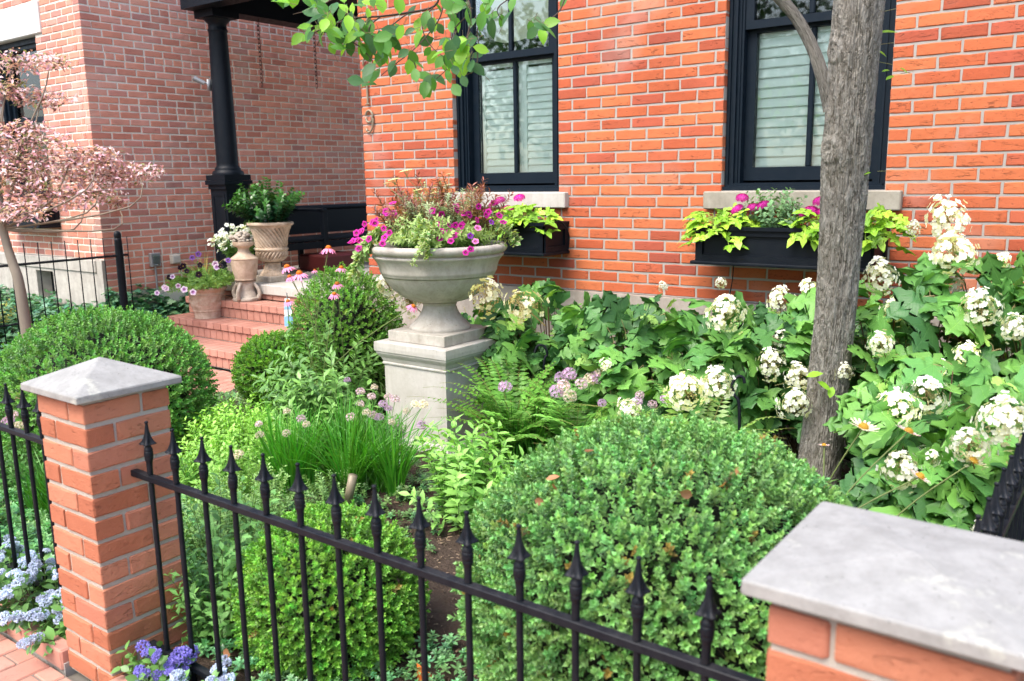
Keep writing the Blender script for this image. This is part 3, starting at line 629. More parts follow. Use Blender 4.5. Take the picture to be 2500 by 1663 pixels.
# porch bench and tub
t = thing('bench', 'long black high-backed porch bench against the neighbouring wall', 'bench', (-7.55, 6.6, .66)); bl = M['black']
q = MB(); q.tube([(-7.79, 5.75, 1.33), (-7.79, 7.8, 1.33)], .03, n=12, caps=True); q.box((-7.81, 5.75, 1.04), (-7.78, 7.8, 1.335)); q.put('backrest', bl, t)
pbox('seat', (-7.80, 5.75, .98), (-7.36, 7.8, 1.02), bl, t, .01); pbox('apron', (-7.385, 5.78, .90), (-7.36, 7.78, .978), bl, t)
for yy in (5.76, 6.42, 7.74): pbox('leg', (-7.41, yy, .66), (-7.35, yy+.06, 1.33 if yy == 6.42 else .97), bl, t); pbox('leg', (-7.82, yy, .66), (-7.77, yy+.05, .978), bl, t)
for yy in (5.77, 6.43): pbox('armrest', (-7.80, yy-.03, 1.30 if yy > 6 else 1.22), (-7.34, yy+.04, 1.335 if yy > 6 else 1.25), bl, t, .01)
p = at(738, 655, X=-7.2); tag(pbox('storage_tub', (-7.55, 6.2, .66), (-7.1, 6.75, .84), M['maroon'], None, .02), 'low dark maroon tub beneath the porch bench', 'tub')
# ---- steps
st = thing('porch_steps', 'three pink brick steps leading up to the stone porch floor', 'steps', (-6.4, 4.6, 0))
sx0, sx1 = -7.75, -5.0
mm = []
for i, (yf, yb, zt) in enumerate(((4.41, 4.69, .17), (4.69, 4.91, .34), (4.91, 5.16, .51))):
    q = MB(); q.box((sx0+.02, yf+.03, 0 if i == 0 else zt-.17), (sx1, 5.15 if i == 2 else yb+.2, zt-.008)); q.put('bedding', M['mortar_pier'], st)
    n = int((sx1-sx0)/.108); w = (sx1-sx0)/n
    tread = bevel_box('brick', (0, 0, 0), (w-.007, .205, .066), M['paver'], .005, 1, .001, 1)[0]; riser = bevel_box('brick', (0, 0, 0), (w*.86-.007, .05, .088), M['paver'], .004, 1, .001, 1)[0]
    for k in range(n): put('brick', tread, st, (sx0+w*(k+.5), yf+.1025, zt-.033), random.uniform(-.01, .01))
    n2 = int((sx1-sx0-.03)/(w*.86))
    for k in range(n2): put('brick', riser, st, (sx0+.02+w*.86*(k+.5), yf+.045, zt-.118), random.uniform(-.01, .01))
    q = MB()
    for k in range(n): q.box((sx0+w*k+.003, yf+.213, zt-.06), (sx0+w*(k+1)-.003, min(yb+.06, 5.14), zt-.001))
    q.put('rear_tread', M['paver'], st, kind='stuff')
# brick row under the slab
specs = [((sx0+.1+k*.215, 5.155+.05, .537), .205, .045, 0) for k in range(12)]
lay(st, specs, M['paver'], M['paver'])
# ================================================================== brick piers and iron street fence
def pier(x0, y0, label, zz=(.970, .993, 1.068), w=.285, flip=0):
    t = thing('brick_pier', label, 'pier', (x0+.1425, y0+.1425, 0), 'brick gate piers with pyramid stone caps'); cs = .0742; H = .0605; d = .0915
    q = MB(); q.box((x0+.006, y0+.006, 0), (x0+w-.006, y0+w-.006, .9685)); q.put('mortar', M['mortar_pier'], t)
    Ls = w-d-.009
    long_ = [bevel_box('brick', (0, 0, 0), (Ls, d, H), M['brick_pier'], .006, 2, .0012, 2)[0] for _ in range(4)]
    for k in range(13):
        zc = -.004+cs*k+cs/2+.003
        a = (k+flip) % 2 == 0
        if a: pos = [(x0+Ls/2, y0+d/2, 0), (x0+w-d/2, y0+Ls/2, 1), (x0+w-Ls/2, y0+w-d/2, 0), (x0+d/2, y0+w-Ls/2, 1)]
        else: pos = [(x0+w-Ls/2, y0+d/2, 0), (x0+w-d/2, y0+w-Ls/2, 1), (x0+Ls/2, y0+w-d/2, 0), (x0+d/2, y0+Ls/2, 1)]
        for (x, y, r) in pos: put('brick', random.choice(long_), t, (x+random.uniform(-.0015, .0015), y+random.uniform(-.0015, .0015), zc), (PI/2 if r else 0)+random.choice((0, PI))+random.uniform(-.004, .004))
    o = .032; bm = bmesh.new(); a, b = -w/2-o, w/2+o
    vs_ = [bm.verts.new((x, y, z)) for z in zz[:2] for x, y in ((a, a), (b, a), (b, b), (a, b))]; ap = bm.verts.new((0, 0, zz[2]))
    bm.faces.new(vs_[3::-1])
    for i in range(4): j = (i+1) % 4; bm.faces.new((vs_[i], vs_[j], vs_[4+j], vs_[4+i])); bm.faces.new((vs_[4+i], vs_[4+j], ap))
    bmesh.ops.bevel(bm, geom=bm.edges[:], offset=.004, segments=2, profile=.5, affect='EDGES')
    for v in bm.verts: v.co += Vector((random.uniform(-1, 1),)*3)*.0006
    put('cap', bm_mesh('cap', bm, M['capstone'], False), t, (x0+w/2, y0+w/2, 0))
    return t
pier(-2.808, 1.227, 'brick pier at left with its whole pyramid cap in view, between two iron fence runs')
pier(-.419, 1.204, 'brick pier in the near right corner, its blurred pale cap cut by the photo edge', (.979, 1.003, 1.026), .33, 1)
# picket with finial
def finial_mesh():
    pf = dens([(.0008, .1725), (.0052, .170), (.0058, .166), (.0040, .1625), (.0048, .158), (.0062, .145), (.0100, .122), (.0150, .106), (.0205, .0985), (.0125, .098), (.0080, .094), (.0095, .089), (.0120, .084), (.0132, .078), (.0118, .0765), (.0135, .073), (.0135, .060), (.0122, .057), (.0128, .054), (.0118, .047), (.0095, .038), (.0088, .0)], 3)
    def fn(r, z, th):
        f = max(0, min(1, (.135-z)/.03))*max(0, min(1, (z-.096)/.004)); return r*(1+.38*f*math.cos(4*th))
    V, F, U = lathe([(max(r, .0006), z) for r, z in pf], 24, fn)
    q = MB(); q.add(V, F[:, ::-1]); return q.mesh('finial', M['iron'], True)
FIN = finial_mesh(); q = MB(); q.tube([(0, 0, 0), (0, 0, .66)], .0082, n=10); PK = q.mesh('picket', M['iron'], True)
def pickets(t, pts, zb=.06):
    for x, y in pts:
        p = put('picket', PK, t, (x, y, zb)); put('finial', FIN, p, (x+random.uniform(-.0012, .0012), y+random.uniform(-.0012, .0012), .7205+random.uniform(-.002, .002)), Matrix.Rotation(random.uniform(-.018, .018), 4, 'X') @ Matrix.Rotation(random.uniform(-.018, .018), 4, 'Y') @ Matrix.Rotation(PI/4+random.uniform(-.12, .12), 4, 'Z'))
def rail(t, a, b, z, h=.02, w=.024):
    me, c = bevel_box('rail', (min(a[0], b[0])-(w/2 if a[0] == b[0] else 0), min(a[1], b[1])-(w/2 if a[1] == b[1] else 0), z-h), (max(a[0], b[0])+(w/2 if a[0] == b[0] else 0), max(a[1], b[1])+(w/2 if a[1] == b[1] else 0), z), M['iron'], .002, 1); put('rail', me, t, c)
t = thing('iron_fence', 'black iron fence with spear finials running between the two brick piers', 'fence', (-1.5, 1.367, 0))
rail(t, (-2.522, 1.367), (-.42, 1.367), .7205); rail(t, (-2.522, 1.367), (-.42, 1.367), .13)
xs = [at(px, 1, Y=1.367)[0] for px in ()]
pickets(t, [(-2.425+.1414*i, 1.367) for i in range(14)])
t = thing('iron_fence', 'black iron fence with spear finials left of the left brick pier', 'fence', (-4, 1.367, 0))
rail(t, (-5.4, 1.367), (-2.81, 1.367), .7205); rail(t, (-5.4, 1.367), (-2.81, 1.367), .13)
pickets(t, [(-2.875-.121*i, 1.367) for i in range(20)])
t = thing('iron_fence', 'black iron side fence running from the right brick pier back towards the house', 'fence', (-.24, 3.0, 0))
rail(t, (-.238, 1.49), (-.238, 4.7), .7205); rail(t, (-.238, 1.49), (-.238, 4.7), .13)
pickets(t, [(-.238, 1.60+.121*i) for i in range(26)])
# ================================================================== pedestal and great urn
PX, PY = -3.335, 3.765; PT = .688
t = thing('stone_pedestal', 'square pale stone pedestal with moulded top carrying the great urn', 'pedestal', (PX, PY, 0))
def sq_prof(prof, seg=1):
    V = []; F = []
    for i, (r, z) in enumerate(prof): V += [(-r, -r, z), (r, -r, z), (r, r, z), (-r, r, z)]
    for i in range(len(prof)-1):
        for j in range(4): p, q_ = i*4+j, i*4+(j+1) % 4; F += [(p, q_, q_+4), (p, q_+4, p+4)]
    n = (len(prof)-1)*4; F += [(n, n+1, n+2), (n, n+2, n+3)]; return np.array(V), np.array(F)
V, F = sq_prof([(.275, 0), (.275, .08), (.262, .09), (.255, .11), (.237, .125), (.237, .548)]); q = MB(); q.add(V+[PX, PY, 0], F); q.put('shaft', M['limestone'], t)
V, F = sq_prof([(.237, .5485), (.245, .552), (.247, .560), (.240, .566), (.243, .572), (.250, .590), (.262, .606), (.270, .618), (.272, .628), (.2775, .632), (.279, .655), (.2775, .6835), (.274, .6868), (.268, PT)]); q = MB(); q.add(V+[PX, PY, 0], F); q.put('cap', M['limestone'], t)
t = thing('stone_urn', 'great pale stone bowl urn on a flared foot, filled with purple petunias', 'urn', (PX, PY, PT))
pbox('plinth', (PX-.218, PY-.218, PT+.001), (PX+.218, PY+.218, PT+.062), M['caststone'], t, .005, seg=2)
def zat(py, D=4.98): return at(1075, py, D=D)[2]
z0 = PT+.0625
prof = [(.178, z0), (.180, z0+.012), (.176, z0+.022), (.166, z0+.03), (.158, z0+.040), (.135, z0+.062), (.112, z0+.095), (.099, z0+.130), (.0965, z0+.142), (.1015, z0+.147), (.1015, z0+.158), (.098, z0+.162)]
V, F, U = lathe(dens(prof, 3), 72); q = MB(); q.add(V+[PX, PY, 0], F[:, ::-1], U=U); q.put('foot', M['caststone'], t, smooth=True)
zb = z0+.1625
zr = zat(604)
prof = [(.02, zb), (.112, zb+.002), (.165, zb+.012), (.225, zb+.045), (.275, zb+.092), (.308, zb+.138), (.326, zb+.172), (.3275, zb+.1725), (.334, zb+.188), (.341, zb+.200), (.343, zb+.215), (.346, zb+.232), (.357, zb+.262), (.373, zb+.285), (.381, zb+.294), (.382, zb+.304), (.372, zb+.309), (.376, zb+.314), (.389, zb+.320), (.398, zb+.330), (.403, zb+.345), (.399, zb+.360), (.385, zb+.370), (.365, zb+.370), (.352, zb+.360), (.335, zb+.325), (.315, zb+.30)]
sc_ = (zr+.022-zb)/.371; prof = [(r, zb+(z-zb)*sc_) for r, z in prof]
V, F, U = lathe(dens(prof, 2), 96); q = MB(); q.add(V+[PX, PY, 0], F[:, ::-1], U=U); q.put('bowl', M['caststone'], t, smooth=True)
UZ = zb+.34*sc_
q = MB(); th = np.linspace(0, 2*PI, 33)[:-1]; V = [(PX, PY, UZ-.0)]+[(PX+.345*math.cos(a), PY+.345*math.sin(a), UZ-.02) for a in th]; q.add(V, [(0, i+1, (i+1) % 32+1) for i in range(32)]); q.put('potting_soil', M['soil'], t)
# ================================================================== spiral urn, ornament and pots on the steps
def lathe_part(name, prof, n, mat, parent, c, fn=None, m=4, smooth=True):
    V, F, U = lathe(dens(prof, m), n, fn); q = MB(); q.add(V+A3(c), F[:, ::-1], U=U); return q.put(name, mat, parent, smooth=smooth)
def size_at(npx, D): return npx*D/FPX
c = at(640, 690, Z=.66); ux, uy = -6.99, 5.42; D0 = (A3((ux, uy, 1))-CAMP)@FWD
t = thing('spiral_urn', 'tall ochre stone urn with spiral fluting holding a gardenia, by the porch column', 'urn', (ux, uy, .66))
pbox('plinth', (ux-.165, uy-.165, .661), (ux+.165, uy+.165, .715), M['greystone'], t, .006, seg=2)
H0 = .7155; HT = 1.235
def flute(tw, k, amp, z0, z1):
    amp *= 1.9
    def fn(r, z, th):
        f = max(0, min(1, (z-z0)/.02))*max(0, min(1, (z1-z)/.02)); w = abs(math.sin(k*th/2+tw*(z-z0))); return r*(1-amp*f*(1-w**.6)*1.6+amp*.3*f)
    return fn
lathe_part('foot', [(.13, H0), (.12, H0+.02), (.088, H0+.06), (.076, H0+.10), (.078, H0+.125)], 96, M['ochre'], t, (ux, uy, 0), flute(0, 28, .06, H0+.01, H0+.14), 5)
lathe_part('bowl', [(.05, H0+.128), (.105, H0+.14), (.140, H0+.175), (.152, H0+.215), (.150, H0+.24), (.160, H0+.25), (.162, H0+.262), (.150, H0+.274), (.152, H0+.30), (.160, H0+.37), (.176, H0+.43), (.198, H0+.475), (.205, H0+.483), (.222, H0+.492), (.227, H0+.505), (.222, H0+.518), (.205, H0+.522), (.185, H0+.505), (.16, H0+.46)], 160, M['ochre'], t, (ux, uy, 0), lambda r, z, th: flute(-62, 26, .075, H0+.155, H0+.245)(r, z, th) if z < H0+.255 else flute(62, 26, .075, H0+.27, H0+.478)(r, z, th), 6)
q = MB(); V = [(ux, uy, H0+.49)]+[(ux+.185*math.cos(a), uy+.185*math.sin(a), H0+.485) for a in th]; th = np.linspace(0, 2*PI, 33)[:-1]
V = [(ux, uy, H0+.49)]+[(ux+.185*math.cos(a), uy+.185*math.sin(a), H0+.485) for a in th]; q.add(V, [(0, i+1, (i+1) % 32+1) for i in range(32)]); q.put('potting_soil', M['soil'], t)
# stone ornament: baluster with a carved flower basket on top
ox, oy, oz = -6.92, 5.04, .511
t = thing('stone_ornament', 'weathered stone baluster topped with carved flowers, standing on the top brick step', 'ornament', (ox, oy, oz))
lathe_part('base', [(.125, oz), (.132, oz+.012), (.128, oz+.03), (.11, oz+.04), (.098, oz+.07), (.085, oz+.11), (.088, oz+.17), (.10, oz+.19)], 48, M['greystone'], t, (ox, oy, 0), lambda r, z, a: r*(1+.10*math.cos(4*a)*max(0, min(1, (z-oz-.02)/.03))*max(0, min(1, (oz+.19-z)/.03))))
for k in range(4):
    a = k*PI/2+.35; q = MB(); s = np.linspace(0, 1, 12); rr = .088+.05*np.sin(s*PI*1.1)*(1-s*.4)+.035*(1-s)**2; q.tube(np.stack([ox+rr*math.cos(a), oy+rr*math.sin(a), oz+.02+s*.165], 1), .022, .014, n=8, caps=True); q.put('scroll_leg', M['greystone'], t, smooth=True)
lathe_part('vase', [(.078, oz+.19), (.098, oz+.20), (.10, oz+.205), (.095, oz+.21), (.112, oz+.28), (.124, oz+.36), (.126, oz+.392), (.129, oz+.396), (.128, oz+.405), (.10, oz+.425), (.062, oz+.455), (.052, oz+.49), (.066, oz+.51), (.088, oz+.52), (.096, oz+.535), (.098, oz+.555), (.092, oz+.56), (.05, oz+.558)], 64, M['ochre'], t, (ox, oy, 0), lambda r, z, a: r*(1+.012*math.cos(9*a)*(1 if oz+.2 < z < oz+.38 else 0)))
q = MB(); rs = random.Random(3)
ib = bmesh.new(); bmesh.ops.create_icosphere(ib, subdivisions=2, radius=1); IV = np.array([v.co[:] for v in ib.verts]); IF = np.array([[v.index for v in f.verts] for f in ib.faces]); ib.free()
ib = bmesh.new(); bmesh.ops.create_icosphere(ib, subdivisions=1, radius=1); JV = np.array([v.co[:] for v in ib.verts]); JF = np.array([[v.index for v in f.verts] for f in ib.faces]); ib.free()
for i in range(90):
    u = rs.random(); a = rs.random()*2*PI; ph = math.acos(1-u*1.15); r = .078; rad = rs.uniform(.012, .024)
    c = A3((ox+r*math.sin(ph)*math.cos(a), oy+r*math.sin(ph)*math.sin(a), oz+.575+.075*math.cos(ph)))
    q.add(IV*[rad, rad, rad*.7]*(1+.12*np.sin(IV[:, :1]*9+i))+c, IF)
q.add(IV*[.06, .06, .05]+[ox, oy, oz+.59], IF); q.add(IV*[.03, .03, .025]+[ox-.085, oy-.06, oz+.60], IF)
q.put('carved_flowers', M['greystone'], t, smooth=True)
def relief_pot(x, y, z, r0, r1, h, label, mat='terracotta'):
    t = thing('terracotta_pot', label, 'pot', (x, y, z), 'relief-decorated terracotta pots')
    def fn(r, zz, a):
        s = (zz-z)/h
        if .30 < s < .74: r += .017*max(0, math.sin(a*7+3*math.sin(s*14)))*math.sin((s-.30)/.44*PI)*(.6+.4*math.sin(s*60+a*23))
        if .88 < s: r += .006*math.sin(a*34+s*30)
        return r
    lathe_part('pot', [(.02, z), (r0-.006, z), (r0, z+.01), (r0+.004, z+h*.2), (r0+.012, z+h*.24), (r0+.008, z+h*.27), (r0+.012, z+h*.3), (r0+(r1-r0)*.55, z+h*.5), (r1-.02, z+h*.74), (r1-.012, z+h*.76), (r1-.018, z+h*.79), (r1-.014, z+h*.86), (r1-.002, z+h*.90), (r1+.004, z+h*.95), (r1-.002, z+h), (r1-.022, z+h), (r1-.035, z+h*.9)], 120, M[mat], t, (x, y, 0), fn, 5)
    q = MB(); V = [(x, y, z+h*.93)]+[(x+(r1-.03)*math.cos(a), y+(r1-.03)*math.sin(a), z+h*.92) for a in th]; q.add(V, [(0, i+1, (i+1) % 32+1) for i in range(32)]); q.put('potting_soil', M['soil'], t); return t
relief_pot(-7.30, 4.86, .342, .125, .182, .30, 'big pale terracotta pot with scroll relief on the middle brick step')
relief_pot(-7.28, 5.26, .662, .10, .15, .22, 'small terracotta pot partly hidden behind the carved stone ornament', 'greystone')
# ================================================================== tree with long furrowed trunk
def trunk_mesh(path, rad, name, nu=220, nv=600, ridge=.0060, knots=()):
    path = dens([tuple(p) for p in path], 12); P = np.array(path); kk = np.linspace(0, len(P)-1, nv); i0 = np.clip(kk.astype(int), 0, len(P)-2); f = (kk-i0)[:, None]
    C = P[i0]*(1-f)+P[i0+1]*f; R = np.interp(np.linspace(0, 1, nv), np.linspace(0, 1, len(rad)), rad)
    L = np.concatenate([[0], np.cumsum(np.linalg.norm(np.diff(C, axis=0), axis=1))])
    tg = unit(np.gradient(C, axis=0)); a = unit(np.cross(tg, [0, .3, 1] if abs(tg[:, 2]).mean() < .7 else [1, 0, 0])); b = np.cross(tg, a)
    thh = np.arange(nu)/nu*2*PI; TH, S = np.meshgrid(thh, L)
    def rn(fr, fs, seed):
        r = np.random.default_rng(seed); o = 0
        for _ in range(7): o = o+np.sin(fr*TH*0+round(r.uniform(.5, 1)*fr)*TH+r.uniform(-1, 1)*fs*S+r.uniform(0, 7)+1.2*np.sin(S*r.uniform(3, 9)+TH*round(r.uniform(1, 3))+r.uniform(0, 6)))
        return o/7
    rg = rn(46, 26, 1); rg2 = rn(70, 30, 2); big = rn(3, 3, 5)
    dsp = ridge*(1-np.abs(rg)*3.2)+ridge*.45*rg2+ridge*1.0*big
    for (ks, ka, kr, kh) in knots:
        da = (TH-ka+PI) % (2*PI)-PI; d2 = (da*.085/kr)**2+((S-ks)/kr)**2; dsp = dsp+kh*np.exp(-d2*1.2)-kh*1.1*np.exp(-d2*9)+ridge*.6*np.sin(np.sqrt(d2)*9)*np.exp(-d2*.7)
    RR = R[:, None]+dsp
    V = C[:, None]+RR[:, :, None]*(np.cos(TH)[:, :, None]*a[:, None]+np.sin(TH)[:, :, None]*b[:, None])
    i, j = np.meshgrid(np.arange(nv-1), np.arange(nu), indexing='ij'); p = (i*nu+j).ravel(); q_ = (i*nu+(j+1) % nu).ravel()
    F = np.concatenate([np.stack([p, q_, q_+nu], 1), np.stack([p, q_+nu, p+nu], 1)])
    U = np.stack([TH/(2*PI), S], 2).reshape(-1, 2); m = MB(); m.add(V.reshape(-1, 3), F, U=U); return m
tree = thing('shade_tree', 'grey furrowed tree trunk before the right window, with a leafy branch over the left window', 'tree', (-1.13, 3.80, .05))
TP = [(-1.14, 3.82, -.05), (-1.12, 3.80, .2), (-1.09, 3.78, .6), (-1.065, 3.74, 1.0), (-1.045, 3.69, 1.35), (-1.02, 3.62, 1.7), (-.99, 3.55, 2.05), (-.965, 3.50, 2.4), (-.95, 3.46, 2.9), (-.94, 3.44, 3.5)]
trunk_mesh(TP, [.150, .096, .081, .078, .081, .088, .086, .088, .092, .090], 'trunk', knots=((1.78, -.5+PI, .05, .014), (1.62, .2, .035, .01), (2.15, 2.4, .045, .012), (1.25, 1.2, .02, .008))).put('trunk', M['bark'], tree, smooth=True)
bp = [at(2035, 265, D=3.62), at(2015, 205, D=3.60), at(1985, 120, D=3.6), at(1945, 45, D=3.6), at(1885, -25, D=3.58), at(1800, -110, D=3.5)]
trunk_mesh([tuple(p) for p in bp], [.042, .028, .024, .023, .023, .022], 'limb', 60, 160, .002, ((.25, 1, .02, .006), (.45, 3, .02, .005))).put('limb', M['bark'], tree, smooth=True)
# ================================================================== plant templates
def T_(V, F, C=None, U=None):
    V = np.asarray(V, float); return dict(V=V, F=np.asarray(F, int), C=np.ones((len(V), 3)) if C is None else np.asarray(C, float), U=V[:, :2].copy() if U is None else np.asarray(U, float))
def leaf_T(w=.45, segs=3, fold=.18, droop=.12, tip=1.0, base=.12, peak=.45):
    """unit-long leaf along +Y; w = full width"""
    V = []; F = []; ts = np.linspace(0, 1, segs+1)
    for t in ts:
        s = math.sin(PI*(t**(math.log(.5)/math.log(peak)))) if 0 < t < 1 else 0
        h = w/2*max(s, 0)**.8; z = -droop*t*t
        if t == 0 or t == 1: V.append((0, t, z))
        else: V += [(-h, t, z+fold*h), (0, t, z), (h, t, z+fold*h)]
    # indices
    F = [(0, 2, 1), (0, 3, 2)]
    for i in range(segs-2):
        a = 1+3*i; b = a+3; F += [(a, a+1, b+1), (a, b+1, b), (a+1, a+2, b+2), (a+1, b+2, b+1)]
    a = 1+3*(segs-2); e = a+3; F += [(a, a+1, e), (a+1, a+2, e)]
    return T_(V, F)
def lobed_T(out, fold=.15, droop=.35, ripple=.03, seed=0):
    r = random.Random(seed); n = len(out); V = []; F = []
    for i, (x, y) in enumerate(out):
        x *= r.uniform(.93, 1.07); y += r.uniform(-.012, .012)
        for s in (-1, 1): V.append((s*x, y))
    mids = [(0, y0) for y0 in np.linspace(0, 1, n)]
    P = [(x, y) for x, y in V]+mids; Z = []
    sgn = r.uniform(-.12, .12)
    for x, y in P:
        Z.append(fold*abs(x)-droop*(max(y, 0)**2)*.6-droop*.9*x*x*2+ripple*math.sin(x*19+seed)*math.sin(y*15)+sgn*x)
    W = [(x, y, z) for (x, y), z in zip(P, Z)]; m0 = 2*n
    for i in range(n-1):
        for s in (0, 1):
            a, b, c, d = 2*i+s, 2*(i+1)+s, m0+i+1, m0+i
            F += [(a, b, c), (a, c, d)] if s == 0 else [(b, a, c), (a, d, c)]
    return T_(W, F)
OAK = [(0, 0), (.08, -.10), (.22, -.20), (.30, -.12), (.27, -.02), (.16, .08), (.30, .10), (.38, .18), (.52, .22), (.55, .33), (.60, .42), (.46, .42), (.42, .50), (.28, .44), (.13, .42), (.17, .54), (.27, .60), (.28, .70), (.19, .74), (.19, .86), (.09, .90), (0, 1.02)]
SPV = [(0, 0), (.14, -.16), (.30, -.22), (.42, -.10), (.30, .02), (.17, .10), (.26, .16), (.46, .30), (.30, .34), (.17, .36), (.20, .5), (.19, .66), (.11, .84), (0, 1.0)]
IVY = [(0, 0), (.2, -.12), (.42, -.02), (.34, .2), (.5, .42), (.26, .5), (.2, .74), (0, 1.0)]
OAKS = [lobed_T(OAK, .14, d, .03, i) for i, d in enumerate((.25, .45, .6, .35, .15))]
SPVS = [lobed_T(SPV, .2, d, .03, i) for i, d in enumerate((.3, .6, .45))]
IVYT = lobed_T(IVY, .1, .25, .0, 3)
L2 = leaf_T(.5, 2, .25, .10); L3 = leaf_T(.42, 3, .22, .18); LN = leaf_T(.24, 3, .2, .25); LR = leaf_T(.66, 3, .18, .15, peak=.5); LB = leaf_T(.62, 2, .35, .12, peak=.5); LT = leaf_T(.62, 4, .25, .22, peak=.48)
def combine(parts):
    """parts: (T, P, D, N, S, tint) -> one template"""
    m = MB()
    for p in parts: m.inst(*p)
    V = np.concatenate(m.V); F = np.concatenate([f.reshape(-1, 3) for f in m.F]); return dict(V=V, F=F, C=np.concatenate(m.C), U=np.concatenate(m.U))
def rv(n=1): v = RNG.normal(size=(n, 3)); return unit(v)
def box_sprig(seed, whorls=4, per=3, leaf=.5):
    r = np.random.default_rng(seed); parts = []
    for w in range(whorls):
        y = w/(whorls-1)*.9; sp = 1.0-.62*w/(whorls-1)
        for k in range(per):
            a = k/per*2*PI+w*1.1+r.uniform(-.4, .4); d = np.array([math.cos(a)*sp, .45+.5*w/(whorls-1)+r.uniform(-.15, .2), math.sin(a)*sp])
            g = .70+.50*w/(whorls-1)+r.uniform(-.1, .1)  # paler tips; bases darkened, shade between leaves put into their colour
            parts.append((LB, (0, y, 0), d, (0, 1, 0), leaf*r.uniform(.8, 1.15), (g, g*1.02, g*.85)))
    return combine(parts)
def fib(n):
    i = np.arange(n)+.5; ph = np.arccos(1-2*i/n); a = PI*(1+5**.5)*i; return np.stack([np.cos(a)*np.sin(ph), np.sin(a)*np.sin(ph), np.cos(ph)], 1)
def snoise(P, f, seed):
    r = np.random.default_rng(seed); o = np.zeros(len(P))
    for i in range(6): o += np.sin(P@(unit(r.normal(size=3))*f*r.uniform(.6, 1.6))+r.uniform(0, 7))
    return o/6
def tints(n, base, var=.16, hue=.10):
    b = A3(base)[None]*(1+RNG.normal(0, var, (n, 1))); b[:, 0] *= 1+RNG.normal(0, hue, n)*1.5; b[:, 2] *= 1+RNG.normal(0, hue, n); return np.clip(b, .004, .95)
def boxwood(label, x, y, rx, rz, zc, n, size, tint, old=.04, seed=1, squash=1.0, group='clipped boxwood mounds', ry=None, per=3, whorls=4, amp=.045):
    t = thing('boxwood_shrub', label, 'shrub', (x, y, float(gz(x, y))), group); ry = ry or rx
    sprigs = [box_sprig(seed*10+k, whorls, per) for k in range(3)]
    m = MB()
    for layer, (f, rad) in enumerate(((1.0, 1.0), (.40, .93), (.18, .86))):
        N = fib(int(n*f*1.0)); N = unit(N+RNG.normal(0, .02, N.shape)); N = N[N[:, 2]*rz+zc > gz(x, y)+.01]
        lump = 1+amp*snoise(N, 9, seed)+amp*.8*snoise(N, 19, seed+1)+.02*RNG.normal(size=len(N))
        if layer == 0: keep = snoise(N, 22, seed+5) > -.36; N = N[keep]; lump = lump[keep]
        P = N*[rx, ry, rz]*(lump*rad)[:, None]+[x, y, zc]
        nr = unit(N/[rx, ry, rz]); D = unit(nr+RNG.normal(0, .35, nr.shape)+[0, 0, .25])
        tt = tints(len(N), tint, .16, .08); o = RNG.random(len(N)) < old; tt[o] = A3((.30, .22, .07))*RNG.uniform(.6, 1.2, (o.sum(), 1))
        yl = snoise(N, 7, seed+9)[:, None]*.16+1; tt *= yl
        for k in range(3):
            s = np.arange(len(N)) % 3 == k; m.inst(sprigs[k], P[s], D[s], rv(s.sum()), size*RNG.uniform(.8, 1.25, s.sum()), tt[s])
    m.put('foliage', M['leaf'], t, kind='stuff')
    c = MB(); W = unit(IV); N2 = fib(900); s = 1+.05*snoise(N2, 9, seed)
    q = MB(); zz = np.maximum(W[:, 2]*rz*.80+zc, gz(x, y)-.02); q.add(np.stack([W[:, 0]*rx*.80+x, W[:, 1]*ry*.80+y, zz], 1), IF); q.put('shade_core', M['core'], t, smooth=True)  # near-black ellipsoid: the shade inside the shrub put into its colour
    q = MB()
    for i in range(140):
        d = rv()[0]; d[2] = abs(d[2])*.8; d = unit(d); p0 = A3((x, y, gz(x, y)))+d*[rx*.75, ry*.75, rz*.75]*.98+[0, 0, zc-gz(x, y)]*1; q.tube([p0, p0+d*rx*.24+RNG.normal(0, .01, 3)], .0016, .0008, n=3)
    q.put('twigs', M['twig'], t, kind='stuff'); return t
